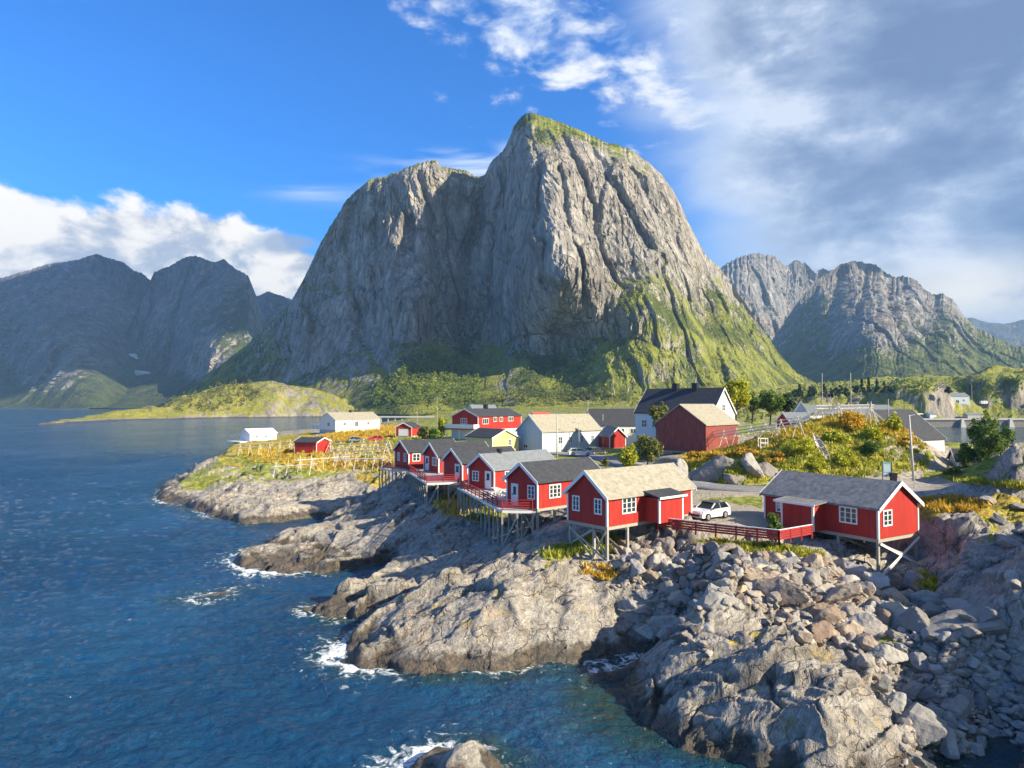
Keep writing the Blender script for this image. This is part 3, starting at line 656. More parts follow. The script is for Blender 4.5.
M_mt = mountain_material('mountain_rock')
sil = [(150, 410), (180, 396), (220, 366), (245, 346), (267, 325), (289, 304), (303, 279), (320, 242), (332.5, 221), (345, 200), (357.5, 189.6), (370, 179), (387, 177), (399, 173), (412, 166.7), (424, 162.5), (434.6, 160.4), (441, 167), (453, 168.7), (466, 171), (474, 177), (484.6, 175), (491, 162.5), (505, 148), (510, 137.5), (513.5, 127), (519, 118.5), (525, 114.5), (533, 113), (546.7, 117.5), (563, 123), (580, 130), (605, 141.7), (630, 149), (646.7, 160), (663, 175), (673.7, 189.6), (684, 210), (696.7, 237.5), (707, 256), (721.7, 268.7), (734, 287.5), (746.7, 304), (759, 325), (780, 354), (796.7, 373), (815, 382), (850, 392), (880, 400)]
def prof_main(h, px):
    a = np.where(h < .22, h/.22*.45, np.where(h < .9, .45+(h-.22)/.68*.33, .78+(h-.9)/.1*.22))
    b = h**.95
    w_ = sst(px, 590, 720)
    return a*(1-w_)+b*w_
mountain('mountain', sil, [(150, 1700), (300, 1480), (420, 1340), (480, 1330), (530, 1180), (650, 1150), (720, 1180), (880, 1250)],
         [(150, 1120), (250, 1000), (400, 850), (500, 860), (600, 820), (650, 790), (720, 830), (880, 980)], 4,
         [(240, 380, 0), (300, 300, 10), (350, 230, 45), (350, 330, 30), (400, 250, -10), (415, 300, -30), (410, 350, -25), (370, 300, 25), (330, 280, 40), (455, 250, 70), (462, 310, 75), (450, 200, 40), (468, 360, 45), (505, 200, 20), (545, 180, -80), (548, 250, -105), (555, 310, -100), (510, 290, 20), (600, 220, -30), (620, 280, -30), (660, 240, 10), (700, 320, 10), (760, 370, 20), (625, 330, -45), (640, 300, -45), (610, 370, -35), (680, 340, -30), (560, 350, 50), (540, 380, 20), (600, 395, -20), (480, 395, 0), (400, 395, 0), (650, 390, 0), (440, 175, -20), (415, 185, -45), (520, 130, 0), (600, 150, 0)],
         M_mt, 760, 380, 1.0, prof_main, shear=.12,
         greenpts=[(240, 375, .75), (300, 300, .35), (290, 330, .4), (350, 210, .5), (350, 330, .15), (330, 270, .4), (410, 300, -.1), (410, 220, 0), (455, 300, .45), (465, 260, .3), (500, 240, .05), (550, 200, -.1), (550, 300, .0), (600, 250, -.05), (440, 165, .4), (530, 112, .9), (565, 121, .95), (600, 135, .6), (580, 160, .0), (640, 165, .4), (650, 220, .05), (690, 250, .25), (640, 300, .6), (665, 320, .9), (640, 350, .9), (700, 340, .9), (750, 370, .85), (710, 290, .6), (600, 350, .85), (560, 345, .7), (520, 360, .5), (480, 350, .65), (450, 390, .8), (400, 375, .6), (540, 395, .45), (500, 385, .2), (590, 390, .6), (640, 390, .7), (350, 395, .3), (380, 355, .1), (560, 370, .6)],
         gullies=[([(486, 178), (474, 215), (462, 262), (458, 310), (468, 352)], 38, 6), ([(352, 198), (346, 240), (352, 290), (362, 330), (392, 392)], 30, 4.5), ([(372, 182), (378, 230), (372, 280), (380, 330)], 20, 3.5), ([(420, 178), (432, 220), (438, 280), (432, 340)], 22, 4),
                  ([(505, 170), (496, 230), (488, 290), (492, 340)], 22, 4), ([(528, 135), (540, 180), (536, 240), (545, 300)], 20, 3), ([(560, 130), (578, 170), (596, 215), (606, 262), (622, 290)], 26, 3), ([(588, 140), (612, 185), (640, 235), (662, 262)], 22, 3), ([(625, 152), (648, 190), (668, 235)], 22, 3.2), ([(655, 265), (690, 300), (722, 345), (748, 380)], 18, 3), ([(560, 180), (566, 230), (580, 280), (590, 320)], 20, 3)],
         pale=[([(512, 232), (522, 226), (520, 250), (513, 262)], .9), ([(330, 400), (360, 390), (385, 400), (360, 412), (320, 412)], .5), ([(480, 385), (540, 380), (560, 400), (480, 405)], .3), ([(412, 175), (440, 178), (448, 205), (430, 222), (405, 200)], .35)])
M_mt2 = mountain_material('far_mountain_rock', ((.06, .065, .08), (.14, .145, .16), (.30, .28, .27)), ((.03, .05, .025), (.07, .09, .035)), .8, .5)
simple = lambda h, px: np.where(h < .2, h/.2*.35, .35+(h-.2)/.8*.65)
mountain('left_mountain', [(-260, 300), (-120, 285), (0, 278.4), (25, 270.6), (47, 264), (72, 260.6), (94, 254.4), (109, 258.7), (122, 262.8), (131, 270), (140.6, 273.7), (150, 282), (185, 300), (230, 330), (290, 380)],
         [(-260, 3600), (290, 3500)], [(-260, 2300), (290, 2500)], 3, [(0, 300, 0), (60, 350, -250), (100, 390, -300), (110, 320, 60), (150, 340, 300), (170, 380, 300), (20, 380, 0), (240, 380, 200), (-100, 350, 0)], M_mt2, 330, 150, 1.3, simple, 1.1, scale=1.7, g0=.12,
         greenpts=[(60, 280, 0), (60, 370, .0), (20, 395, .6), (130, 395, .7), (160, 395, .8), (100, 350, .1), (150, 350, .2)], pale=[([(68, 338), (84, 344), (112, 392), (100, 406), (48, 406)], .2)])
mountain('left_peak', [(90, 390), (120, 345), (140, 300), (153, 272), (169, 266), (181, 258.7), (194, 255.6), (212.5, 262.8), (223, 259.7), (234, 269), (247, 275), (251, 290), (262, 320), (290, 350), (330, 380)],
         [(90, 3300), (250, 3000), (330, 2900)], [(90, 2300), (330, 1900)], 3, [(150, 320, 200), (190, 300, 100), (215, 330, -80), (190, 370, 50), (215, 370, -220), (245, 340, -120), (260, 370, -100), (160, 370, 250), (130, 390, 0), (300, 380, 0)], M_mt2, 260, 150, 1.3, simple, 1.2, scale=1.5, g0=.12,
         greenpts=[(200, 280, 0), (220, 340, .25), (240, 330, .4), (210, 370, 0), (160, 395, .9), (250, 395, .5), (130, 395, .8)], pale=[([(196, 340), (225, 335), (240, 350), (200, 380), (188, 375)], .6)])  # pale polygon here paints a sunlit patch into the rock colour
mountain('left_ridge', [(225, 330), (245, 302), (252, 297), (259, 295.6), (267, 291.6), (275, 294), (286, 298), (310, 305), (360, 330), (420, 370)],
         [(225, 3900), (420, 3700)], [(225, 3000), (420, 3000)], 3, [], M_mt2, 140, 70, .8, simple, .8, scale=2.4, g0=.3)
M_mt3 = mountain_material('right_mountain_rock', ((.10, .10, .105), (.21, .20, .20), (.46, .43, .39)), ((.045, .075, .03), (.12, .145, .045)), .9, .6)
mountain('right_ridge', [(640, 330), (690, 300), (719.5, 270), (732, 262), (739.5, 257.5), (762, 254), (777, 257.5), (787, 267.5), (797, 260), (807, 265), (817, 272.5), (832, 270), (850, 272), (900, 300), (960, 340)],
         [(640, 3700), (960, 3700)], [(640, 2500), (960, 2500)], 10, [(760, 300, 0), (790, 300, 200), (740, 300, -100), (820, 330, 200), (720, 340, 0)], M_mt3, 260, 130, 1.4, simple, 2.6, scale=1.8, g0=.1)
mountain('right_mountain', [(690, 400), (730, 384), (770, 345), (800, 300), (820, 280), (842, 265), (857, 261), (877, 265), (887, 272.5), (894.5, 277), (904.5, 276), (917, 280), (927, 290), (934.5, 295), (944.5, 293.5), (954.5, 300), (962, 312.5), (977, 327.5), (992, 335), (1012, 345), (1040, 352), (1080, 362), (1140, 378)],
         [(690, 2700), (860, 2700), (1140, 2300)], [(690, 1750), (860, 1500), (1000, 1300), (1140, 1250)], 8,
         [(800, 330, 100), (850, 300, 60), (865, 340, -120), (880, 310, -60), (890, 290, 40), (905, 320, -60), (925, 320, 30), (940, 330, -50), (830, 370, 100), (900, 370, -60), (980, 370, 0), (760, 370, 60), (1040, 370, 0)],
         M_mt3, 420, 200, 1.0, lambda h, px: h**1.0*.5+.5*np.where(h < .3, h/.3*.6, .6+(h-.3)/.7*.4), 1.4, scale=1.5, shear=-.15, g0=-.12, gullies=[([(842, 268), (836, 300), (815, 345)], 90, 5), ([(868, 268), (858, 310), (850, 350)], 60, 3.5), ([(888, 275), (893, 310), (912, 345)], 80, 3.5), ([(903, 279), (912, 315), (935, 350)], 70, 3), ([(936, 296), (942, 320), (962, 352)], 80, 3.5), ([(955, 305), (968, 335), (985, 352)], 50, 3), ([(876, 268), (876, 300), (880, 335)], 50, 3)],
         greenpts=[(850, 280, .2), (820, 320, .5), (800, 360, .7), (865, 330, .1), (880, 300, .1), (905, 310, .2), (900, 340, .3), (930, 325, .3), (860, 370, .8), (950, 360, .9), (1000, 360, .9), (1040, 370, .9), (770, 370, .6), (900, 385, .95)])
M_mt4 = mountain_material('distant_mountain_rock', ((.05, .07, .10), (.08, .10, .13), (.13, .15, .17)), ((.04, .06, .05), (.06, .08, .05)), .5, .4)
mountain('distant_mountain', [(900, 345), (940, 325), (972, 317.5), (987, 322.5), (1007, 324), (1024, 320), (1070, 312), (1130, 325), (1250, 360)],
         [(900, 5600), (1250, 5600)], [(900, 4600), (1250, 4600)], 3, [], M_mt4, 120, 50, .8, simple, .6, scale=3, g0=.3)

# snow patches and a waterfall on the shaded mountain
def snow():
    m, N, b = material('old_snow'); setb(N, b, color=(.8, .82, .85), rough=.7); return m

# ------------------------------------------------------------------ air
hz = bpy.data.materials.new('haze'); hz.use_nodes = True; nt = hz.node_tree; nt.nodes.clear()
out = nt.nodes.new('ShaderNodeOutputMaterial'); pv = nt.nodes.new('ShaderNodeVolumePrincipled')
pv.inputs['Color'].default_value = (.32, .58, .95, 1); pv.inputs['Density'].default_value = .000085; pv.inputs['Anisotropy'].default_value = .0
nt.links.new(pv.outputs[0], out.inputs['Volume'])
hv = np.array([(x, y, z) for z in (-6, 900) for x, y in ((-9500, -200), (9500, -200), (9500, 8200), (-9500, 8200))], float)
hf = np.array([(0, 3, 2, 1), (4, 5, 6, 7), (0, 1, 5, 4), (1, 2, 6, 5), (2, 3, 7, 6), (3, 0, 4, 7)])
tag(link('haze', np_mesh('haze', hv, hf, False, [hz])), kind='stuff')

# ------------------------------------------------------------------ added cloud shell out of view, placed to shade the left mountains
def shade_cloud_mesh(cx, cy, cz, rx, ry, rz, seed):
    th = np.linspace(0, 2*np.pi, 97)[:-1]; ph = np.linspace(.02, np.pi-.02, 40)
    T, P = np.meshgrid(th, ph); x = np.sin(P)*np.cos(T); y = np.sin(P)*np.sin(T); z = np.cos(P)
    r = 1+.35*fbm(x*2.2, y*2.2, z*2.2, 5, seed)-.12*np.abs(perlin(x*6, y*6, z*6, seed+5))
    z = np.where(z < 0, z*.45, z)
    Vc = np.stack([cx+x*r*rx, cy+y*r*ry, cz+z*r*rz], -1).reshape(-1, 3)
    nr, nc = T.shape; i = np.arange(nr-1)[:, None]*nc; j = np.arange(nc)[None]
    f = np.stack([i+j, i+(j+1) % nc, i+nc+(j+1) % nc, i+nc+j], -1).reshape(-1, 4)
    return Vc, f
cm, N, b = material('shade_cloud_white'); setb(N, b, color=(.9, .9, .92), rough=1.0, spec=0.0)
Vc, fc = shade_cloud_mesh(880, 1830, 1950, 1500, 900, 190, 501)
tag(link('shade_cloud', np_mesh('shade_cloud', Vc, fc, True, [cm])), kind='structure')
# ------------------------------------------------------------------ object materials
def boards(name, c1, c2, pitch=.16, wear=.0, wearc=(.35, .30, .28), horizontal=False):
    m, N, b = material(name); o = N.n('ShaderNodeTexCoord').outputs['Object']; X, Y, Z = N.xyz(o)
    t = Z if horizontal else N.m('ADD', X, Y)
    f = N.m('FRACT', N.m('DIVIDE', t, pitch)); idn = N.m('FLOOR', N.m('DIVIDE', t, pitch))
    rn = N.n('ShaderNodeTexWhiteNoise', {'W': idn}, noise_dimensions='1D').outputs[0]
    n_ = N.noise(N.vmul(o, (3, 3, .6)), 1.2, 5, .6)
    col = N.mix(N.m('ADD', N.m('MULTIPLY', rn, .5), N.m('MULTIPLY', n_, .5)), c1, c2)
    if wear: col = N.mix(N.m('MULTIPLY', N.sm(N.noise(N.vmul(o, (2, 2, .35)), 1.5, 6, .7), .45, .65), wear), col, wearc)
    gap = N.m('SUBTRACT', 1, N.sm(N.m('ABSOLUTE', N.m('SUBTRACT', f, .5)), .40, .5))
    col = N.mix(N.m('MULTIPLY', N.m('SUBTRACT', 1, gap), .7), col, (.03, .008, .006))
    setb(N, b, color=col, rough=.62, spec=.3, normal=N.bump(gap, .8, .03)); return m
def plain(name, c, rough=.6, spec=.4, var=.15, sc=2.0, metal=0):
    m, N, b = material(name); o = N.n('ShaderNodeTexCoord').outputs['Object']
    n_ = N.noise(o, sc, 5, .6); col = N.mix(n_, tuple(x*(1-var) for x in c), tuple(min(1, x*(1+var)) for x in c))
    setb(N, b, color=col, rough=rough, spec=spec, metal=metal, normal=N.bump(n_, .15, .02)); return m
def roofing(name, c1, c2, c3, sc=1.0, course=.28):
    m, N, b = material(name); o = N.n('ShaderNodeTexCoord').outputs['Object']
    X, Y, Z = N.xyz(o); row = N.m('DIVIDE', Z, course*.6); fr = N.m('FRACT', row); ro = N.m('FLOOR', row)
    xx = N.m('ADD', N.m('DIVIDE', X, .35), N.m('MULTIPLY', ro, .5))
    rn = N.n('ShaderNodeTexWhiteNoise', {'Vector': N.n('ShaderNodeCombineXYZ', {0: N.m('FLOOR', xx), 1: ro}).outputs[0]}, noise_dimensions='2D').outputs[0]
    n_ = N.noise(o, 1.3*sc, 6, .65)
    col = N.mix(N.m('ADD', N.m('MULTIPLY', rn, .5), N.m('MULTIPLY', n_, .5)), c1, c2); col = N.mix(N.m('MULTIPLY', N.sm(N.noise(o, 3.5, 5, .7), .5, .65), .5), col, c3)
    h = N.m('ADD', N.m('MULTIPLY', fr, -.6), N.m('MULTIPLY', rn, .3))
    setb(N, b, color=col, rough=.8, spec=.3, normal=N.bump(h, .7, .04)); return m
M_red = boards('red_boards', (.33, .017, .014), (.46, .030, .020), wear=.15, wearc=(.50, .12, .08))
M_oldred = boards('weathered_red_boards', (.20, .035, .03), (.30, .06, .05), .2, .55, (.24, .15, .14))
M_whiteb = boards('white_boards', (.66, .68, .70), (.78, .79, .80), .18)
M_blueb = boards('pale_blue_boards', (.42, .50, .56), (.52, .60, .64), .18)
M_yelb = boards('yellow_boards', (.62, .50, .22), (.72, .60, .30), .18)
M_trim = plain('white_trim', (.74, .74, .72), .5)
M_slate = roofing('grey_slate', (.10, .105, .11), (.26, .26, .26), (.34, .33, .31))
M_sand = roofing('lichen_slate', (.25, .23, .18), (.43, .395, .31), (.18, .17, .135))
M_dark = roofing('dark_felt', (.030, .034, .042), (.060, .064, .075), (.09, .09, .10), .6)
M_grey = roofing('grey_tin', (.14, .16, .18), (.22, .24, .26), (.28, .29, .30), .6)
M_timber = plain('grey_timber', (.36, .33, .28), .85, .2, .3, 4)
M_deckred = plain('red_rail_paint', (.34, .03, .03), .6, .3, .25, 5)
M_deckw = plain('deck_planks', (.42, .40, .37), .8, .2, .25, 6)
M_black = plain('black_metal', (.015, .015, .018), .4)
M_conc = plain('concrete', (.46, .45, .42), .9, .2, .2, .6)
M_stone = plain('quay_stone', (.24, .22, .20), .95, .1, .5, .8)
def glass_m(name, c=(.03, .045, .06)):
    m, N, b = material(name); setb(N, b, color=c, rough=.06, spec=.9); return m
M_glass = glass_m('window_glass'); M_cglass = glass_m('car_glass', (.012, .014, .018))

class MB:
    """collects simple solids into one mesh"""
    def __init__(s): s.v = []; s.f = []
    def hexa(s, P):
        k = len(s.v); s.v += [tuple(p) for p in P]
        s.f += [(k, k+3, k+2, k+1), (k+4, k+5, k+6, k+7), (k, k+1, k+5, k+4), (k+1, k+2, k+6, k+5), (k+2, k+3, k+7, k+6), (k+3, k, k+4, k+7)]; return s
    def box(s, x0, x1, y0, y1, z0, z1):
        return s.hexa([(x0, y0, z0), (x1, y0, z0), (x1, y1, z0), (x0, y1, z0), (x0, y0, z1), (x1, y0, z1), (x1, y1, z1), (x0, y1, z1)])
    def prism(s, poly, d):
        k = len(s.v); n = len(poly); s.v += [tuple(p) for p in poly]+[tuple(np.array(p)+np.array(d)) for p in poly]
        s.f += [tuple(range(k+n-1, k-1, -1)), tuple(range(k+n, k+2*n))]+[(k+i, k+(i+1) % n, k+n+(i+1) % n, k+n+i) for i in range(n)]; return s
    def tube(s, a, b, r0, r1=None, n=7):
        a, b = np.array(a, float), np.array(b, float); d = b-a; L = np.linalg.norm(d)+1e-9; d /= L
        u = np.cross(d, (0, 0, 1) if abs(d[2]) < .9 else (1, 0, 0)); u /= np.linalg.norm(u); w_ = np.cross(d, u); r1 = r0 if r1 is None else r1
        k = len(s.v)
        for c_, r in ((a, r0), (b, r1)):
            s.v += [tuple(c_+(u*math.cos(2*math.pi*i/n)+w_*math.sin(2*math.pi*i/n))*r) for i in range(n)]
        s.f += [(k+i, k+(i+1) % n, k+n+(i+1) % n, k+n+i) for i in range(n)]+[tuple(range(k+n-1, k-1, -1)), tuple(range(k+n, k+2*n))]; return s
    def bar(s, a, b, w_, h):
        a, b = np.array(a, float), np.array(b, float); d = b-a; d /= np.linalg.norm(d)+1e-9
        u = np.cross(d, (0, 0, 1) if abs(d[2]) < .95 else (1, 0, 0)); u /= np.linalg.norm(u); t = np.cross(u, d)
        P = []
        for c_ in (a, b): P += [c_-u*w_/2-t*h/2, c_+u*w_/2-t*h/2, c_+u*w_/2+t*h/2, c_-u*w_/2+t*h/2]
        return s.hexa(P)
    def build(s, name, mat, parent=None, smooth=False, mirror=1):
        me = bpy.data.meshes.new(name); me.from_pydata([(x, y*mirror, z) for x, y, z in s.v], [], s.f)
        me.materials.append(mat)
        import bmesh
        bm = bmesh.new(); bm.from_mesh(me); bmesh.ops.recalc_face_normals(bm, faces=bm.faces); bm.to_mesh(me); bm.free()
        if smooth: me.polygons.foreach_set('use_smooth', [True]*len(me.polygons))
        return link(name, me, parent)

# ------------------------------------------------------------------ houses
def wallmap(sp, wall):
    """(along, up, out) -> local point for the four walls"""
    L, W = sp[4], sp[5]
    return {'f': lambda a, z, o: (a, -o, z), 'b': lambda a, z, o: (a, W+o, z), 'g': lambda a, z, o: (-o, a, z), 'e': lambda a, z, o: (L+o, a, z)}[wall]
def slab(mb, fn, a0, a1, z0, z1, o0, o1):
    mb.hexa([fn(a0, z0, o0), fn(a1, z0, o0), fn(a1, z0, o1), fn(a0, z0, o1), fn(a0, z1, o0), fn(a1, z1, o0), fn(a1, z1, o1), fn(a0, z1, o1)])
def add_window(root, sp, wall, a0, a1, z0, z1, nx=2, ny=3, frame=None, out=0, name='window'):
    fn0 = wallmap(sp, wall); fn = lambda a, z, o: fn0(a, z, o+out); s = sp[8]; fw = .11
    m = MB()
    slab(m, fn, a0, a0+fw, z0, z1, .003, .06); slab(m, fn, a1-fw, a1, z0, z1, .003, .06)
    slab(m, fn, a0+fw, a1-fw, z1-fw, z1, .003, .06); slab(m, fn, a0+fw, a1-fw, z0, z0+fw, .003, .075)
    for i in range(1, nx):
        c = a0+(a1-a0)*i/nx; hw = .05 if nx > 2 or i*2 == nx else .03; slab(m, fn, c-hw, c+hw, z0+fw, z1-fw, .016, .055)
    for j in range(1, ny):
        c = z0+(z1-z0)*j/ny; slab(m, fn, a0+fw, a1-fw, c-.02, c+.02, .018, .045)
    fr = m.build(name, frame or M_trim, root, mirror=s)
    p = MB(); slab(p, fn, a0+fw*.8, a1-fw*.8, z0+fw*.8, z1-fw*.8, .002, .014); p.build('pane', M_glass, fr, mirror=s)
    return fr
def add_door(root, sp, wall, a0, a1, z0, z1, mat=None, glazed=True, out=0):
    fn0 = wallmap(sp, wall); fn = lambda a, z, o: fn0(a, z, o+out); s = sp[8]
    m = MB(); slab(m, fn, a0, a1, z0, z1, .003, .05)
    slab(m, fn, a0-.08, a0, z0, z1+.08, .004, .075); slab(m, fn, a1, a1+.08, z0, z1+.08, .004, .075); slab(m, fn, a0, a1, z1, z1+.08, .004, .075)
    d = m.build('door', mat or M_trim, root, mirror=s)
    if glazed:
        p = MB(); slab(p, fn, a0+.2, a1-.2, z0+(z1-z0)*.5, z1-.2, .051, .062); p.build('pane', M_glass, d, mirror=s)
    h = MB(); slab(h, fn, a1-.14, a1-.08, z0+.9, z0+1.05, .051, .10); h.build('handle', M_black, d, mirror=s)
def house(name, sp, label, cat, wallm, roofm, trimm=None, group=None, windows=(), doors=(), chimneys=(), posts=None, base=None, ov=.28, barge=True, corners=True):
    x, y, z0, th, L, W, h, r, s = sp; trimm = trimm or M_trim
    root = tag(empty(name, (x, y, z0), R(th)), label, cat, group)
    m = MB(); m.prism([(0, 0, 0), (0, W, 0), (0, W, h), (0, W/2, h+r), (0, 0, h)], (L, 0, 0)); m.build('wall', wallm, root, mirror=s)
    # roof: one folded slab
    k = r/(W/2); t = .14; zo = h-ov*k+.02
    up = math.sqrt(1+k*k)*t
    m = MB(); m.prism([(-ov, -ov, zo), (-ov, W/2, h+r+.02), (-ov, W+ov, zo), (-ov, W+ov, zo+up), (-ov, W/2, h+r+.02+up), (-ov, -ov, zo+up)], (L+2*ov, 0, 0))
    roof = m.build('roof', roofm, root, mirror=s)
    if barge:
        for a in (-ov-.045, L+ov+.002):
            for b0, b1 in ((-ov-.03, W/2), (W+ov+.03, W/2)):
                zz = h-(ov+.03)*k
                m = MB(); m.prism([(a, b0, zz-.12), (a, b1, h+r-.12), (a, b1, h+r+.06+up), (a, b0, zz+.05+up)], (.043, 0, 0)); m.build('bargeboard', trimm, root, mirror=s)
    if corners:
        cw = .13
        for a, b in ((0, 0), (L, 0), (0, W), (L, W)):
            m = MB(); a0, a1 = (-.028, cw) if a == 0 else (L-cw, L+.028); b0, b1 = (-.028, cw) if b == 0 else (W-cw, W+.028)
            m.box(a0, a1, b0, b1, .0, h-.02); m.build('corner_board', trimm, root, mirror=s)
    for wn in windows: add_window(root, sp, *wn)
    for dn in doors: add_door(root, sp, *dn)
    for a, b, cw, ch in chimneys:
        m = MB(); top = h+r+ch; m.box(a-cw, a+cw, b-cw, b+cw, h, top); m.box(a-cw-.06, a+cw+.06, b-cw-.06, b+cw+.06, top, top+.12); m.build('chimney', M_black, root, mirror=s)
    if posts:
        m = MB(); m.box(.04, L-.04, .04, W-.04, -.28, -.003); m.build('floor_frame', M_timber, root, mirror=s)
        u = np.array([math.cos(R(th)), math.sin(R(th))]); v_ = s*np.array([-math.sin(R(th)), math.cos(R(th))]); ends = {}
        for a, b in posts:
            q = np.array([x, y])+u*a+v_*b; g = min(zat(q[0], q[1])-z0-.35, -.5); ends[(a, b)] = g
            m = MB(); m.box(a-.1, a+.1, b-.1, b+.1, g, -.282); m.build('post', M_timber, root, mirror=s)
        for i in range(len(posts)-1):
            p, q = posts[i], posts[i+1]
            if (p[0] == q[0] or p[1] == q[1]) and min(ends[p], ends[q]) < -1.3:
                o = (-.12, 0) if p[0] == q[0] else (0, -.12)
                m = MB(); m.bar((p[0]+o[0], p[1]+o[1], ends[p]+.45), (q[0]+o[0], q[1]+o[1], -.4), .05, .16); m.build('brace', M_timber, root, mirror=s)
                o2 = (-.18, 0) if p[0] == q[0] else (0, -.18)
                m = MB(); m.bar((p[0]+o2[0], p[1]+o2[1], -.4), (q[0]+o2[0], q[1]+o2[1], ends[q]+.45), .05, .16); m.build('brace', M_timber, root, mirror=s)
    elif base != 0:
        m = MB(); m.box(.06, L-.06, .06, W-.06, -(base or 1.5), -.003); m.build('foundation', M_conc, root, mirror=s)
    return root
def add_porch(root, sp, u0, u1, d, z1, roofm, face=M_red, rise=.35, ov=.25):
    s = sp[8]
    m = MB(); m.box(u0, u1, -d, -.002, 0, z1); p = m.build('porch', face, root, mirror=s)
    m = MB(); m.prism([(u0-ov, -d-ov, z1+.02), (u0-ov, -.03, z1+rise), (u0-ov, -.03, z1+rise+.12), (u0-ov, -d-ov, z1+.14)], (u1-u0+2*ov, 0, 0)); m.build('porch_roof', roofm, p, mirror=s)
    m = MB(); m.box(u0-ov, u1+ov, -d-ov-.05, -d-ov-.002, z1-.04, z1+.15); m.build('fascia', M_trim, p, mirror=s)
    for a0, a1 in ((u0-.03, u0+.14), (u1-.14, u1+.03)):
        m = MB(); m.box(a0, a1, -d-.03, -d+.12, 0, z1-.02); m.build('corner_board', M_trim, p, mirror=s)
    return p
CAB = 'red timber cabins on the rocks'
HS = {
'A': (29.01, 55.70, 7.20, 121.4, 10.9, 5.76, 2.45, 1.80, -1), 'B': (7.67, 56.72, 7.99, 39.5, 11.22, 4.6, 2.40, 1.82, 1),
'C': (2.36, 65.30, 8.18, 42.0, 9.3, 4.3, 2.5, 1.5, 1), 'D': (-2.04, 79.82, 8.14, 46, 11, 4.3, 2.3, 1.5, 1),
'E': (-6.29, 88.68, 8.14, 34, 8.8, 4.9, 2.3, 1.52, 1), 'F': (-10.37, 99.13, 8.15, 32, 8.6, 5.0, 2.31, 1.63, 1), 'G': (-15.52, 105.39, 8.18, 32.9, 8.6, 5.2, 2.48, 1.48, 1)}
def cabin(k, label, roofm, **kw): return house('red_cabin', HS[k], label, 'cabin', M_red, roofm, group=CAB, **kw)
rA = cabin('A', 'rightmost red cabin, grey slate roof, standing on stilts with crossed white braces', M_slate,
    windows=[('g', .6, 1.85, .95, 2.25, 2, 3), ('f', 1.75, 3.35, .9, 2.25, 3, 3), ('f', 8.6, 9.6, .95, 2.0, 2, 3)], posts=[(.15, .15), (.15, 5.6), (3.6, .2), (3.6, 5.5)])
add_porch(rA, HS['A'], 4.75, 7.9, 1.5, 2.2, M_slate, rise=.22, ov=.45)
for (a, b) in (((.0, .15, -.35), (.0, 5.6, -2.6)), ((.0, .15, -2.9), (.0, 5.6, -.35))):
    m = MB(); m.bar((a[0]-.06, a[1], a[2]), (b[0]-.06-.07*(a[2] < -1), b[1], b[2]), .05, .2); m.build('white_brace', M_trim, rA, mirror=-1)
rB = cabin('B', 'red cabin with sand coloured roof and side porch beside the parked white car', M_sand,
    windows=[('g', 3.1, 3.95, .9, 2.2, 2, 3), ('g', .55, 1.4, .9, 2.2, 2, 3), ('f', 1.75, 3.5, .85, 2.2, 3, 3)], posts=[(.15, .15), (.15, 1.6), (.15, 4.4), (2.6, .15), (2.6, 4.4)])
add_porch(rB, HS['B'], 4.6, 7.8, 1.6, 2.05, M_dark, rise=.4)
m = MB(); m.bar((-.02, .3, -2.6), (-.02, 4.4, -.5), .06, .18); m.build('brace', M_timber, rB)
cabin('C', 'red cabin on stilts with dark roof, just left of the sand roofed cabin', M_dark, windows=[('g', .3, 1.3, .8, 2.1, 2, 3), ('f', 1.5, 3.1, .8, 2.1, 3, 3)], doors=[('g', 2.7, 3.5, .05, 2.0)], posts=[(.15, .15), (.15, 2.2), (.15, 4.1), (2.4, .15), (4.8, .15)])
cabin('D', 'red cabin with pale grey tin roof behind the deck with white tables', M_grey, windows=[('g', 2.5, 3.6, .75, 1.95, 2, 3), ('f', 1.7, 2.8, .75, 2.0, 2, 3), ('f', 5.5, 6.8, .75, 2.0, 2, 3)], doors=[('g', .5, 1.35, .05, 1.98)], chimneys=[(3.0, 2.15, .2, .5)], posts=[(.15, .15), (.15, 4.1), (3.0, .15)])
cabin('E', 'third red cabin from the left in the stilted row, dark roof and one gable door', M_dark, windows=[('f', .7, 1.6, .85, 2.0, 2, 2)], doors=[('g', .6, 1.7, .05, 2.0)], posts=[(.15, .15), (.15, 4.7), (3.0, .15)])
cabin('F', 'second red cabin from the left in the stilted row, two pale gable openings', M_dark, windows=[('g', .5, 2.0, .9, 2.1, 3, 2), ('f', 1.0, 2.1, .85, 2.0, 2, 2)], doors=[('g', 3.2, 4.3, .05, 2.05)], posts=[(.15, .15), (.15, 4.8), (3.0, .15)])
cabin('G', 'leftmost red cabin of the stilted row, dark roof and white window facing the deck', M_dark, windows=[('g', .8, 1.7, .9, 2.2, 2, 3), ('f', .6, 1.9, 1.0, 2.2, 2, 2), ('g', 3.2, 4.1, .9, 2.2, 2, 3)], posts=[(.15, .15), (.15, 5.0), (3.0, .15)])

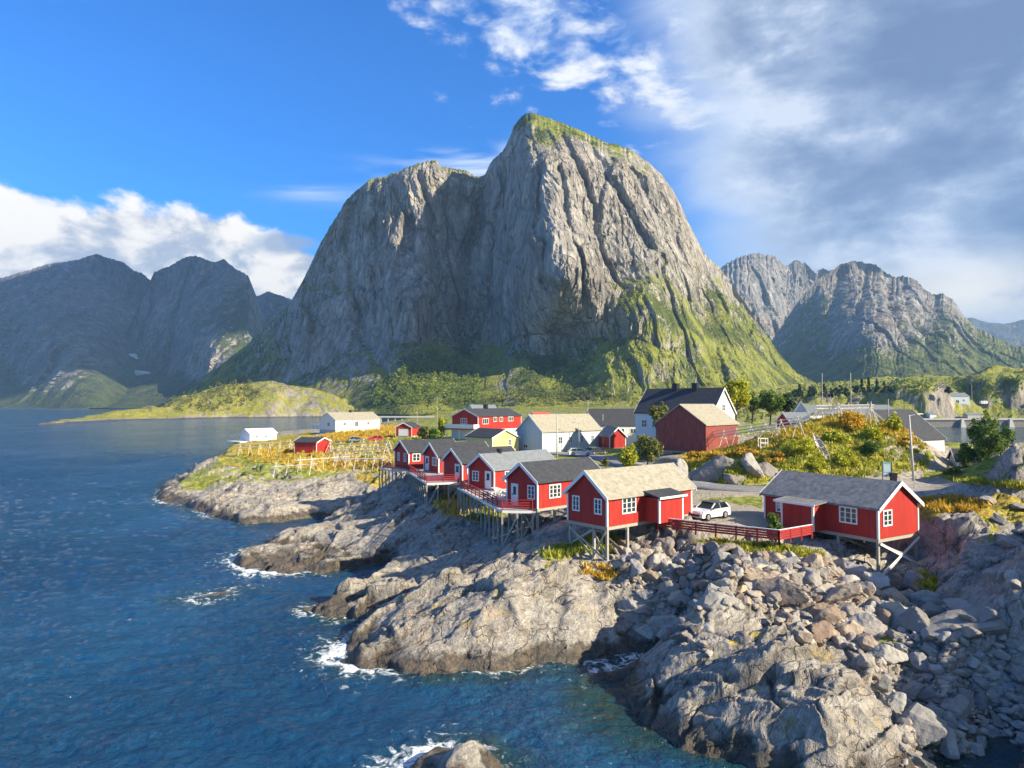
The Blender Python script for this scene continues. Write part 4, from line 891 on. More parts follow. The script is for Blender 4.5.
VG = 'houses of the village'
house('yellow_house', (-4.11, 146.67, 7.70, 127.3, 9.81, 6.86, 2.98, 1.62, -1), 'small yellow house with dark roof and white verge boards', 'house', M_yelb, M_dark, group=VG, windows=[('g', 4.1, 5.1, 1.3, 2.6, 2, 2), ('f', 5.0, 6.2, 1.0, 2.3, 2, 2)], doors=[('f', 2.2, 3.2, .05, 2.1)])
rw = house('red_and_white_house', (-9.34, 192.24, 8.23, 51.7, 19.48, 9.76, 6.04, 2.03, 1), 'two storey red house with white ground floor and a white balcony', 'house', M_red, M_dark, group=VG,
    windows=[('g', 4.0, 6.4, 3.9, 5.5, 3, 2), ('f', 1.9, 4.5, 3.9, 5.5, 3, 1), ('f', 6.6, 8.1, 4.5, 5.8, 2, 1), ('f', 9.3, 10.8, 4.5, 5.8, 2, 1), ('f', 13.2, 15.6, 4.5, 5.8, 3, 1)], chimneys=[(9, 4.9, .5, 1.2)], corners=True)
m = MB(); m.box(-.05, 19.53, -.05, 9.81, -.3, 2.4); m.build('ground_floor_wall', M_whiteb, rw)
m = MB(); m.box(-2.2, -.06, -.4, 10.2, 2.45, 2.75); bal = m.build('balcony', M_red, rw)
m = MB(); m.box(-2.3, -2.2, -.5, 10.3, 2.76, 3.9); m.box(-2.2, -.06, -.5, -.42, 2.76, 3.9); m.box(-2.2, -.06, 10.21, 10.3, 2.76, 3.9); m.build('balcony_front', M_trim, bal)
m = MB(); [m.box(-2.15, -2.0, b, b+.15, -.5, 2.44) for b in (.2, 5, 9.7)]; m.build('balcony_post', M_trim, bal)
house('pale_blue_building', (6.39, 147.70, 7.86, 42.5, 18.88, 7.81, 4.10, 3.36, 1), 'long pale blue building with a sand coloured roof behind the white estate car', 'building', M_blueb, M_sand, group=VG,
    windows=[('f', 4.8, 6.0, 1.3, 2.9, 2, 2), ('f', 8.1, 9.2, 1.3, 2.9, 2, 2), ('f', 11.9, 12.9, 1.4, 2.9, 2, 2), ('f', 15.5, 16.5, 1.4, 2.9, 2, 2), ('g', 4.4, 5.8, .4, 1.3, 2, 1)])
house('red_shed', (21.63, 155.36, 8.06, 110.1, 5.4, 4.05, 2.59, 1.80, -1), 'small bright red shed with white edges beside the pale blue building', 'shed', M_red, M_grey, group=VG, doors=[('g', 1.2, 2.6, .05, 2.1, M_red, False)])
house('red_garage', (-31.11, 217.46, 7.75, 78.5, 8.5, 5.32, 2.67, 1.39, 1), 'small red garage with a white door and dark roof', 'garage', M_red, M_dark, group=VG, doors=[('g', 1.2, 4.2, .02, 2.1, M_trim, False)])
wl = house('white_house', (-71.69, 284.67, 7.08, 54.1, 24.46, 10.00, 4.01, 2.88, 1), 'long white house with a pale sand roof above the orange field by the fjord', 'house', M_whiteb, M_sand, group=VG,
    windows=[('f', 10.3, 12.0, 1.0, 3.3, 2, 1), ('g', 3.5, 5.0, 1.4, 3.0, 2, 2), ('f', 4, 5.4, 1.6, 2.9, 2, 1), ('f', 17, 18.4, 1.6, 2.9, 2, 1)], chimneys=[(12, 5, .4, .9)])
m = MB(); m.box(1, 9, 10.03, 16, 0, 2.0); m.build('annex', M_whiteb, wl)
ws_ = house('white_boathouse', (-95.20, 254.69, 4.17, 50.6, 10.83, 6.41, 2.62, 1.64, 1), 'small white boathouse with a white roof on a stilted platform over the fjord', 'boathouse', M_whiteb, plain('white_roof', (.72, .72, .70)), group=VG, windows=[('f', 2.2, 3.2, 1.0, 2.0, 2, 1), ('f', 6.0, 7.0, 1.0, 2.0, 2, 1)], base=0)
m = MB(); m.box(-5, 17, -2.2, 7.5, -.35, -.003); plt = m.build('platform', M_trim, ws_)
for a in np.arange(-4.8, 17, 2.4):
    m = MB(); m.box(a-.1, a+.1, -2.1, -1.9, -4.5, -.352); m.build('post', M_timber, ws_)
house('dark_red_shed', (-46.97, 168.46, 5.6, 162.4, 6.19, 6.14, 2.9, .97, -1), 'dark red shed with low dark roof standing among the drying racks', 'shed', M_red, M_dark, group=VG, windows=[], doors=[('g', 2.2, 3.6, .05, 2.0, M_red, False)])
house('large_white_house', (37.91, 132.74, 9.82, 135.8, 17.27, 9.06, 6.29, 4.67, -1), 'large white house with black roof and two black chimneys', 'house', M_whiteb, M_dark, group=VG, chimneys=[(6.0, 4.5, .55, 1.1), (10.5, 4.5, .55, 1.1)], windows=[('g', 2.0, 3.2, 3.6, 5.0, 2, 2), ('g', 5.8, 7.0, 3.6, 5.0, 2, 2), ('f', 14.5, 15.8, 3.2, 4.8, 2, 2), ('g', 3.9, 5.1, 6.6, 8.0, 2, 2)])
house('barn', (33.30, 120.45, 9.51, 46.5, 12.12, 9.89, 4.73, 3.41, 1), 'weathered dark red barn with a sand coloured roof on short posts', 'barn', M_oldred, M_sand, group=VG, corners=False, barge=False, posts=[(.2, .2), (.2, 3.4), (.2, 6.6), (.2, 9.6), (6, .2)])
house('grey_roofed_house', (19.0, 168, 7.7, 2, 17, 9, 5.0, 3.7, 1), 'white building under a long dark grey roof behind the small bright red shed', 'building', M_whiteb, M_dark, group=VG, windows=[('f', 6.5, 8, 3.0, 4.2, 2, 1), ('f', 9.4, 10.8, 3.0, 4.2, 2, 1)])
house('waterside_house', (72.7, 118, 8.6, 210, 11, 11, 3.5, 4.6, -1), 'grey roofed house with a white gable window looking over the harbour', 'house', M_whiteb, M_dark, group=VG, windows=[('g', 1.2, 2.6, 1.2, 2.6, 2, 1)], base=4)
house('boat_shed', (67.2, 106, 7.0, -22, 5.4, 6, 2.2, 1.6, 1), 'low white shed with dark roof at the harbour side of the road bend', 'shed', M_whiteb, M_dark, group=VG, doors=[('f', 1.0, 2.4, .02, 1.7, M_trim, False)], base=3)
house('hillside_house', (60.5, 152, 9.2, 8, 5, 6, 4.6, 2.0, 1), 'red house with grey roof partly hidden behind the crest of the mound', 'house', M_red, M_grey, group=VG, windows=[('f', 2, 3.2, 3.0, 4.1, 2, 1)], base=4)
house('gabled_cottage', (66.2, 156, 10.4, 70, 8, 3.4, 5.2, 2.6, 1), 'narrow white gable rising behind the long drying rack on the mound', 'house', M_whiteb, M_grey, group=VG, windows=[('g', 1.0, 2.2, 4.6, 5.8, 2, 1)], base=4)
house('long_store', (71, 168, 10.2, 3, 22, 8, 5.2, 2.0, 1), 'long grey roofed store just behind the crest of the mound', 'building', M_whiteb, M_grey, group=VG, base=4)
house('blue_warehouse', (366, 585, 14.5, 4, 17, 12, 9, 3, 1), 'pale blue warehouse between two rocky knolls across the harbour', 'warehouse', M_blueb, M_grey, group=VG, windows=[('f', 5, 8, 2, 6, 2, 1), ('f', 11, 13, 5, 6.5, 2, 1)], base=6)
house('distant_white_house', (-14, 265, 8, 30, 10, 7, 7.0, 2.2, 1), 'white house with grey roof seen over the red and white house', 'house', M_whiteb, M_grey, group=VG, windows=[('f', 2, 3.5, 4.5, 6, 2, 1), ('f', 6, 7.5, 4.5, 6, 2, 1)], base=3)
house('red_roofed_cottage', (9, 250, 8, 35, 7, 5, 4.6, 2.0, 1), 'small red roofed cottage far behind the pale blue building', 'house', M_whiteb, plain('red_tin', (.42, .08, .05)), group=VG, windows=[('f', 2, 3.2, 2, 3.2, 2, 1)], base=3)

# ------------------------------------------------------------------ decks
def deck(pts, z, label, openedges, group='red railed decks of the cabins'):
    root = tag(empty('deck', (pts[0][0], pts[0][1], z)), label, 'deck', group)
    o = np.array(pts[0]); P = [np.array(p)-o for p in pts]
    m = MB(); m.prism([(p[0], p[1], -.22) for p in P], (0, 0, .2)); m.build('planks', M_deckw, root)
    for i in openedges:
        a, b = P[i], P[(i+1) % len(P)]; L = np.linalg.norm(b-a); n = max(2, int(L/1.7)+1); ed = (b-a)/L; nr = np.array([-ed[1], ed[0]])*.04
        m = MB()
        for zz, hh in ((.25, .12), (.48, .12), (.71, .12)): m.bar((*(a+nr), zz), (*(b+nr), zz), .03, hh)
        for k in range(1 if i > openedges[0] else 0, n):
            q = a+(b-a)*k/(n-1); m.box(q[0]-.05, q[0]+.05, q[1]-.05, q[1]+.05, -.02, .92)
        m.build('railing', M_deckred, root)
        m = MB(); m.bar((*a, .97), (*b, .97), .14, .05); m.build('handrail', M_deckred, root)
        m = MB(); m.bar((*(a-nr), -.12), (*(b-nr), -.12), .05, .24); m.build('edge_board', M_trim, root)
        for k in range(n+1):
            q = a+(b-a)*k/n; g = zat(q[0]+o[0], q[1]+o[1])-z-.4
            if g < -.5 and not (k == 0 and i > openedges[0]):
                m = MB(); m.box(q[0]-.08, q[0]+.08, q[1]-.08, q[1]+.08, g, -.222); m.build('post', M_timber, root)
            if k < n and k % 2 == 0 and g < -1.2:
                q2 = a+(b-a)*(k+1)/n; m = MB(); m.bar((*q, g+.4), (*q2, -.4), .05, .13); m.build('brace', M_timber, root)
    return root
deck([(-6.4, 83.2), (-.9, 65.2), (1.9, 65.0), (-.4, 68.5), (3.4, 73.6), (-2.2, 79.8), (-5.1, 82.8)], 8.05, 'large red railed deck with white tables below the grey roofed cabin', [0, 1])
deck([(-15.6, 104.0), (-10.6, 87.4), (-6.6, 88.4), (-9.0, 92.7), (-5.5, 95), (-10.6, 99), (-13.2, 103.3)], 8.05, 'long red railed deck in front of the second and third cabins from the left', [0, 1])
deck([(-20.6, 109), (-17.6, 103.4), (-15.3, 105.0), (-18.3, 109.7)], 8.08, 'small red railed deck at the gable of the leftmost cabin', [0, 1])
def picnic(x, y, rz, label):
    root = tag(empty('garden_table', (x, y, 8.04), rz), label, 'table', 'white tables on the deck')
    MB().box(-.9, .9, -.4, .4, .70, .75).build('table_top', M_trim, root)
    for sx in (-.8, .75):
        for sy in (-.35, .3): MB().box(sx, sx+.05, sy, sy+.05, 0, .698).build('leg', M_trim, root)
    for sy in (-.75, .75):
        b_ = MB().box(-.9, .9, sy-.14, sy+.14, .42, .46).build('bench_seat', M_trim, root)
        MB().box(-.75, -.70, sy-.1, sy+.1, 0, .418).box(.70, .75, sy-.1, sy+.1, 0, .418).build('bench_leg', M_trim, b_)
picnic(-1.7, 76.0, R(110), 'white garden table on the large deck, the one nearer the grey roofed cabin')
picnic(-.6, 71.6, R(110), 'white garden table on the large deck, the one nearer the dark roofed cabin')

# ------------------------------------------------------------------ red board fence along the yard
def board_fence(pts, label, h=.82):
    root = tag(empty('board_fence', pts[0]), label, 'fence', None); o = np.array(pts[0]); P = [np.array(p)-o for p in pts]
    for a, b in zip(P[:-1], P[1:]):
        L = np.linalg.norm(b-a); n = int(L/1.8)+2
        m = MB()
        for k in range(4): m.bar(a+(0, 0, .14+k*.19), b+(0, 0, .14+k*.19), .03, .15)
        m.build('board_panel', M_deckred, root)
        m = MB(); m.bar(a+(0, 0, h+.03), b+(0, 0, h+.03), .13, .05); m.build('top_rail', M_trim, root)
        for k in range(n):
            q = a+(b-a)*k/(n-1)+(b-a)/L*.0; MB().box(q[0]-.05, q[0]+.05, q[1]-.07, q[1]+.07, q[2]-.3, q[2]+h-.0).build('post', M_deckred, root)
p1 = atz(658, 527.2, 7.45); p2 = atz(779, 541, 7.35); p3 = atz(812, 535, 7.3)
board_fence([p1, p2, p3], 'low red board fence with white top rail between the two right hand cabins')
# ------------------------------------------------------------------ vehicles
def paint_m(name, c): 
    m, N, b = material(name); setb(N, b, color=c, rough=.28, spec=.6); b.inputs['Coat Weight'].default_value = .5; return m
M_tyre = plain('tyre_rubber', (.02, .02, .02), .8); M_rim = plain('wheel_rim', (.45, .45, .46), .3, .6, .05, 2, .6); M_lamp = plain('lamp_lens', (.75, .78, .8), .15)
M_tail = plain('tail_lens', (.45, .02, .02), .2); M_tyre2 = M_tyre
def car(x, y, z, rz, paint, label, roofp=None, L=4.4, W=1.82, H=1.6, suv=True):
    root = tag(empty('parked_car', (x, y, z), rz), label, 'car', 'parked cars'); l = L/2
    # side profile (front = +x) lofted across with tumblehome
    lower = [(-l, .45), (-l+.02, .95), (-l+.25, 1.0), (l-1.15, 1.0), (l-.18, .86), (l, .66), (l-.02, .30), (-l+.06, .28)]
    ys = [(-W/2+.10, .97), (-W/2, 1), (W/2, 1), (W/2-.10, .97)]; m = MB(); nn = len(lower)
    for yy, sc in ys: m.v += [(px*sc, yy, .64+(pz-.64)*(.9 if sc < 1 else 1)) for px, pz in lower]
    for k in range(3): m.f += [(k*nn+i, k*nn+(i+1) % nn, (k+1)*nn+(i+1) % nn, (k+1)*nn+i) for i in range(nn)]
    m.f += [tuple(range(nn-1, -1, -1)), tuple(range(3*nn, 4*nn))]; bo = m.build('body', paint, root, True); bv = bo.modifiers.new('bevel', 'BEVEL'); bv.width = .07; bv.segments = 3; bv.limit_method = 'ANGLE'; bo.modifiers.new('wn', 'WEIGHTED_NORMAL')
    base = [(-l+.12, 1.0), (l-1.25, 1.0)]; top = [(-l+.55, H-.04), (l-2.05, H-.04)]; wb, wt_ = W/2-.08, W/2-.24
    g = MB(); g.hexa([(base[0][0], -wb, .985), (base[1][0], -wb, .985), (base[1][0], wb, .985), (base[0][0], wb, .985), (top[0][0], -wt_, top[0][1]), (top[1][0], -wt_, top[1][1]), (top[1][0], wt_, top[1][1]), (top[0][0], wt_, top[0][1])]); g.build('windows', M_cglass, root)
    r = MB(); r.box(top[0][0]-.12, top[1][0]+.10, -wt_-.01, wt_+.01, H-.045, H+.01)
    r.build('roof', roofp or paint, root)
    for s in (-1, 1):
        for bx, tx in ((base[0][0]+.02, top[0][0]), (base[1][0]-.03, top[1][0]), (base[0][0]+1.35, top[0][0]+1.0)):
            MB().bar((bx, s*(wb+.005), 1.0), (tx, s*(wt_+.005), H-.05), .07, .09).build('pillar', paint, root)
    for sx in (-l+.82, l-.85):
        for s in (-1, 1):
            w_ = MB().tube((sx, s*(W/2-.2), .34), (sx, s*(W/2+.015), .34), .34, .34, 18).build('wheel', M_tyre, root)
            MB().tube((sx, s*(W/2+.016), .34), (sx, s*(W/2+.03), .34), .21, .19, 12).build('rim', M_rim, w_)
    for s in (-1, 1):
        MB().box(l-.12, l+.012, s*(W/2-.40)-.2, s*(W/2-.40)+.2, .66, .80).build('headlight', M_lamp, root)
        MB().box(-l-.012, -l+.1, s*(W/2-.28)-.14, s*(W/2-.28)+.14, .76, .94).build('tail_light', M_tail, root)
        MB().box(l-1.5, l-1.3, s*(W/2+.07)-.08, s*(W/2+.07)+.08, .98, 1.12).build('mirror', M_black, root)
    MB().box(l-.02, l+.016, -.55, .55, .40, .60).build('grille', M_black, root)
    return root
M_cw, M_cr, M_cg, M_ck = paint_m('white_car_paint', (.75, .77, .80)), paint_m('red_car_paint', (.55, .02, .03)), paint_m('silver_car_paint', (.38, .42, .42)), paint_m('dark_car_paint', (.03, .035, .045))
c = atz(709, 518.5, 7.42); car(c[0], c[1], 7.42, math.atan2(-.60, -.80), M_cw, 'white car with black roof parked beside the sand roofed red cabin', roofp=M_ck, L=4.15, H=1.52)
c = atz(580, 455.6, 7.6); car(c[0], c[1], 7.62, math.atan2(.12, .99), M_cw, 'white estate car parked before the pale blue building', L=4.7, H=1.48)
c = atz(597, 454.3, 7.6); car(c[0], c[1], 7.62, math.atan2(.5, .85), M_ck, 'dark car parked just right of the white estate car', H=1.45)
c = hit(375, 441) or atz(375, 441, 7); car(c[0], c[1], c[2]+.05, math.atan2(-.2, -1), M_cr, 'bright red car parked below the orange field', H=1.5)
c = hit(357, 442) or atz(357, 442, 7); car(c[0], c[1], c[2]+.05, math.atan2(-.1, 1), M_cg, 'silver grey car parked to the left of the bright red car', H=1.5)
def camper(x, y, z, rz, label):
    root = tag(empty('camper_van', (x, y, z), rz), label, 'camper van')
    MB().prism([(-3.2, -1.1, .45), (-3.2, -1.1, 2.9), (1.6, -1.1, 2.9), (2.4, -1.1, 2.5), (2.6, -1.1, 1.9), (3.3, -1.1, 1.3), (3.4, -1.1, .45)], (0, 2.2, 0)).build('body', M_cw, root)
    MB().box(-2.3, -1.2, -1.13, -1.105, 1.5, 2.1).box(.2, 1.0, -1.13, -1.105, 1.5, 2.1).build('windows', M_cglass, root)
    for sx in (-2, 2.3):
        for s in (-1, 1):
            w_ = MB().tube((sx, s*.85, .36), (sx, s*1.12, .36), .36, .36, 14).build('wheel', M_tyre, root); MB().tube((sx, s*1.121, .36), (sx, s*1.14, .36), .2, .2, 10).build('rim', M_rim, w_)
c = hit(984, 404.5)
if c: camper(c[0], c[1], c[2]+.2, R(5), 'white camper van parked on the far quay below the right hand rocky knoll')

# ------------------------------------------------------------------ poles, lamps
def pole(px, ytop, ybase, depth, label, lamp=0, lean=0, crossarm=False, group='timber poles of the village', name='utility_pole', cat='pole', r=.13):
    b = atd(px, ybase, depth); zt = atd(px, ytop, depth)[2]; zg = zat(b[0], b[1]) if depth < 1200 else b[2]
    zg = min(zg, zt-4); h = zt-zg
    root = tag(empty(name, (b[0], b[1], zg)), label, cat, group)
    MB().tube((0, 0, -.5), (lean, 0, h), r, r*.65, 9).build('pole', M_timber if not lamp else M_conc, root, True)
    if crossarm:
        MB().box(lean-1.1, lean+1.1, -.07, .07, h-.7, h-.56).build('crossarm', M_timber, root)
        [MB().tube((lean+q, 0, h-.56), (lean+q, 0, h-.36), .05, .04, 6).build('insulator', M_trim, root) for q in (-.95, 0, .95)]
    if lamp:
        MB().tube((lean, 0, h-.1), (lean+lamp*1.1, 0, h+.12), .04, .035, 6).build('arm', M_conc, root)
        MB().hexa([(lean+lamp*1.0-.1, -.14, h+.06), (lean+lamp*1.65, -.12, h+.1), (lean+lamp*1.65, .12, h+.1), (lean+lamp*1.0-.1, .14, h+.06), (lean+lamp*1.0-.1, -.1, h+.2), (lean+lamp*1.6, -.08, h+.19), (lean+lamp*1.6, .08, h+.19), (lean+lamp*1.0-.1, .1, h+.2)]).build('lamp_head', M_rim, root)
    return root
pole(914, 415, 489, 82, 'tall street lamp at the road bend right of the slate roofed cabin', lamp=1, lean=-.45, name='street_lamp', cat='street lamp', group='street lamps', r=.15)
pole(557, 414, 454, 136, 'street lamp on the forecourt of the pale blue building', lamp=1, name='street_lamp', cat='street lamp', group='street lamps')
pole(579, 423, 447, 150, 'short lamp post behind the white estate car', lamp=-1, name='street_lamp', cat='street lamp', group='street lamps', r=.08)
for px, yt, yb, d, lb in [(588, 400, 420, 172, 'tall pole rising behind the right end of the pale blue building'), (603, 414, 446, 150, 'pole between the pale blue building and the bright red shed'),
    (437, 397, 430, 230, 'pole behind the bushes left of the red and white house'), (417, 411, 432, 225, 'pole standing just behind the small red garage'), (353, 406, 416, 292, 'thin mast on the roof side of the long white house'),
    (822.5, 373, 415, 150, 'pole on the skyline behind the narrow white gable'), (851, 373, 416, 118, 'pole at the crest of the mound above the orange bush'), (888.5, 399, 425, 112, 'pole behind the mound above the harbour roofs'),
    (472, 404, 430, 225, 'pole behind the red and white house near its balcony')]:
    pole(px, yt, yb, d, lb, crossarm=px in (588, 437), r=.10 if px != 353 else .08)
for px, yt, yb, d, lb in [(665, 385, 405, 560, 'distant pole at the foot of the grassy spur'), (672, 388, 405, 560, 'distant pole right beside the first one at the spur'), (972, 384, 404, 560, 'mast on the far quay by the blue warehouse'), (612, 383, 402, 560, 'distant pole left of the black roofed house')]:
    pole(px, yt, yb, d, lb, group='distant poles', r=.22)

# ------------------------------------------------------------------ sign, bin, boat, frame
b = hit(887, 481.5) or atz(887, 481, 8); root = tag(empty('notice_board', (b[0], b[1], b[2]), R(-12)), 'pale teal notice board on a dark frame beside the road', 'sign'); root.scale = (.8, .8, .8)
for sx in (-.62, .56): MB().box(sx, sx+.07, -.03, .04, -.2, 2.85).build('post', M_black, root)
M_teal = plain('teal_panel', (.25, .48, .46), .4); M_pap = plain('map_panel', (.62, .74, .74), .4, .3, .35, 3)
pn = MB().box(-.54, .55, -.02, .03, .75, 2.75).build('panel', M_teal, root)
MB().box(-.42, .43, -.032, -.022, 1.35, 2.45).build('map', M_pap, pn); MB().box(-.42, .43, -.031, -.022, .9, 1.2).build('notice', M_trim, pn)
b = hit(893.5, 482.5) or atz(893, 482, 8); root = tag(empty('waste_bin', (b[0], b[1], b[2])), 'black waste bin next to the teal notice board', 'bin')
MB().hexa([(-.25, -.25, .05), (.25, -.25, .05), (.25, .25, .05), (-.25, .25, .05), (-.31, -.31, 1.0), (.31, -.31, 1.0), (.31, .31, 1.0), (-.31, .31, 1.0)]).build('bin', M_black, root)
MB().box(-.33, .33, -.33, .36, 1.0, 1.08).build('lid', M_black, root); MB().tube((-.28, .3, .1), (-.2, .3, .1), .1, .1, 10).tube((.2, .3, .1), (.28, .3, .1), .1, .1, 10).build('wheel', M_tyre, root)
# old boat lying up the slope
b = hit(829, 463); t_ = hit(813, 440)
if b and t_:
    a = np.array(b)+(0, -.15, .25); d = np.array(atd(813.5, 434, b[1]+1.2))-a; Lb = np.linalg.norm(d); d /= Lb
    u = np.cross(d, (0, 1, 0)); u /= np.linalg.norm(u); n_ = np.cross(u, d)
    rows = []
    for i in range(15):
        t = i/14; w_ = .52*math.sin(math.pi*min(max(t, .03), .97))**.55; dp = .26*math.sin(math.pi*min(max(t, .04), .96))**.6
        c = a+d*Lb*t+n_*.18*(2*t-1)**2*-1
        rows.append([c+u*w_*math.cos(q)-n_*dp*math.sin(q)*(-1) for q in np.linspace(0, math.pi, 9)])
    m = MB(); 
    for r_ in rows: m.v += [tuple(q-a) for q in r_]
    m.f = [(i*9+j, i*9+j+1, (i+1)*9+j+1, (i+1)*9+j) for i in range(14) for j in range(8)]
    root = tag(empty('rowing_boat', tuple(a)), 'old pale striped wooden boat leaning up the grassy mound', 'boat')
    mm, N, bb = material('weathered_boat_boards'); o = N.n('ShaderNodeTexCoord').outputs['Object']; X, Y, Z = N.xyz(o)
    st = N.m('FRACT', N.m('MULTIPLY', N.m('ADD', Z, N.m('MULTIPLY', X, .6)), 3.0)); setb(N, bb, color=N.mix(N.sm(st, .45, .55), (.66, .60, .58), (.30, .24, .28)), rough=.8)
    hull = m.build('hull', mm, root, True); sm_ = hull.modifiers.new('solid', 'SOLIDIFY'); sm_.thickness = .04
    for t in (3, 7, 11): MB().bar(np.array(rows[t][0])-a, np.array(rows[t][-1])-a, .05, .18).build('thwart', M_timber, root)
b = hit(763, 449)
if b:
    root = tag(empty('timber_frame', (b[0], b[1], b[2]-.1), R(10)), 'small open square frame of pale timber standing by the drying rack', 'frame'); m = MB()
    for sx in (-.6, .55):
        for sy in (-.35, .3): MB().box(sx, sx+.09, sy, sy+.09, 0, 1.75).build('post', M_trim, root)
    for zz in (.35, .95, 1.6): m.box(-.6, .64, -.38, -.353, zz, zz+.1).box(-.6, .64, .392, .42, zz, zz+.1)
    m.build('rail', M_trim, root)

# ------------------------------------------------------------------ fish drying racks
M_pole = plain('bleached_poles', (.66, .61, .52), .85, .2, .25, 3)
def rack(p0, p1, n, h, w_, label, npoles=4, lean=.5, pr=.055, jit=.12):
    rnd = random.Random(hash((round(p0[0], 1), n)) % 999); p0, p1 = np.array(p0, float), np.array(p1, float)
    root = tag(empty('drying_rack', tuple(p0)), label, 'drying rack', 'fish drying racks'); d = p1[:2]-p0[:2]; L = np.linalg.norm(d); d /= L; s = np.array([-d[1], d[0]]); tops = []
    for k in range(n):
        c = p0[:2]+d*L*k/(n-1); zt = p0[2]+(p1[2]-p0[2])*k/(n-1)+h
        m = MB(); top = np.array([*c, zt])-p0
        for sg in (-1, 1):
            f = c+s*sg*w_/2+d*rnd.uniform(-jit, jit)*2; zf = zat(f[0], f[1])-.15
            m.tube(np.array([*f, zf])-p0, top+np.array([*(s*-sg*.15), .15]), pr, pr*.8, 5)
        m.tube(top+np.array([*(s*-w_*.32), -h*.45]), top+np.array([*(s*w_*.32), -h*.45]), .04, .04, 5)
        m.build('trestle', M_pole, root); tops.append(top)
    for j in range(npoles):
        q = (j/(max(npoles-1, 1))-.5)*w_*.5; zo = -abs(q)*1.1*h/w_*1.2
        m = MB(); ext = np.array([*(d*.6), 0]); off = np.array([*(s*q), zo+.05])
        m.tube(tops[0]+off-ext*(1+rnd.random()), tops[-1]+off+ext*(1+rnd.random()), .075, .06, 5); m.build('pole', M_pole, root)
    if lean:
        m = MB(); e = p1[:2]+d*1.8; m.tube(np.array([*e, zat(e[0], e[1])-.1])-p0, tops[-1], .05, .04, 5); m.build('stay', M_pole, root)
    return root
def H(px, py): 
    q = hit(px, py); return q if q else atz(px, py, 6)
def rk(a, b, n, h, w_, lb, **kw): rack(H(*a), H(*b), n, h, w_, lb, **kw)
rk((700, 451), (798, 437), 8, 2.9, 2.2, 'long drying rack of bleached poles on the mound beside the red barn', npoles=5, pr=.08)
rk((722, 447), (776, 439), 5, 2.1, 1.8, 'shorter second rack close behind the long one on the mound', npoles=3)
rk((785, 428), (838, 417), 7, 2.3, 2.0, 'drying rack along the crest of the mound left of the orange bush', npoles=5)
rk((820, 419), (868, 418), 6, 2.4, 2.0, 'drying rack on top of the mound behind the orange bush', npoles=4)
rk((276, 476), (312, 473), 4, 2.6, 2.6, 'drying rack nearest the sea on the left headland', npoles=2)
rk((300, 470), (345, 466), 5, 2.8, 2.6, 'drying rack in front of the dark red shed', npoles=2)
rk((332, 461), (386, 458), 8, 2.7, 2.6, 'dense row of drying trestles right of the dark red shed', npoles=4)
rk((338, 468), (384, 467), 6, 2.5, 2.6, 'front row of drying trestles on the left headland near the cabins', npoles=3)
rk((330, 452), (388, 450), 6, 2.5, 2.6, 'rear row of drying trestles below the parked red car', npoles=3)
rk((240, 455), (290, 452), 6, 2.6, 2.4, 'drying rack left of the dark red shed below the white boathouse', npoles=3)
# bundle of poles stacked like a tent
c = H(871, 424); root = tag(empty('pole_stack', c), 'tall poles leaning together like a tent on the right of the orange bush', 'poles')
rnd = random.Random(4)
for k in range(9):
    a_ = 2*math.pi*k/9; MB().tube((1.35*math.cos(a_), 1.35*math.sin(a_), -.3), (.1*math.cos(a_+2), .1*math.sin(a_+2), 3.3+rnd.random()*.4), .05, .035, 5).build('pole', M_pole, root)

# ------------------------------------------------------------------ quay, causeway, bridge
q0, q1 = atz(922, 427.2, 0), atz(1075, 427.2, 0)
root = tag(empty('quay', (q0[0], q0[1], 0)), 'long stone quay with concrete top across the harbour', 'quay')
MB().box(0, q1[0]-q0[0], 2, 26, -2, 5.2).build('wall', M_stone, root); MB().box(-.4, q1[0]-q0[0], 1.2, 26.5, 5.203, 6.0).build('deck_slab', M_conc, root)
for x_ in (30, 47, 66): MB().hexa([(x_-2, -1.5, -1), (x_+2.5, -1.5, -1), (x_+2.5, 1.1, -1), (x_-2, 1.1, -1), (x_-.5, -.2, 6), (x_+1, -.2, 6), (x_+1, 1.1, 6), (x_-.5, 1.1, 6)]).build('fender_pier', M_conc, root)
def far_shed(px, py, dpt, w_, h_, lb, m1=None):
    c_ = atd(px, py, dpt); zg = zat(c_[0], c_[1]); house('quay_shed', (c_[0], c_[1], max(zg, 5.6), 4, w_, 6, h_, 1.6, 1), lb, 'shed', m1 or M_whiteb, M_grey, group='sheds on the far quay', base=2)
far_shed(930, 419, 552, 5.5, 3.2, 'small white shed on the left end of the far quay'); far_shed(968, 417, 556, 12, 3.0, 'low grey shed with wide roof in the middle of the far quay', M_conc)
c0, c1 = atd(378, 419, 520), atd(434, 419, 520); root = tag(empty('causeway', (c0[0], c0[1], 0)), 'low white causeway on short piers behind the red garage', 'causeway')
MB().box(0, c1[0]-c0[0], -1.5, 1.5, 7.2, 8.3).build('deck_slab', M_conc, root)
for k in range(8): MB().box(2+k*5.2, 2.8+k*5.2, -.6, .6, -2, 7.197).build('pier', M_conc, root)
b0, b1 = atd(984, 371, 1080), atd(1100, 371.5, 1080); root = tag(empty('road_bridge', (b0[0], b0[1], 0)), 'pale road bridge at the foot of the right mountain', 'bridge')
MB().box(0, b1[0]-b0[0], -4, 4, b0[2]-1, b0[2]+.8).build('deck_slab', M_conc, root)
for k in range(6): MB().box(10+k*32, 12+k*32, -2, 2, 0, b0[2]-1.002).build('pier', M_conc, root)
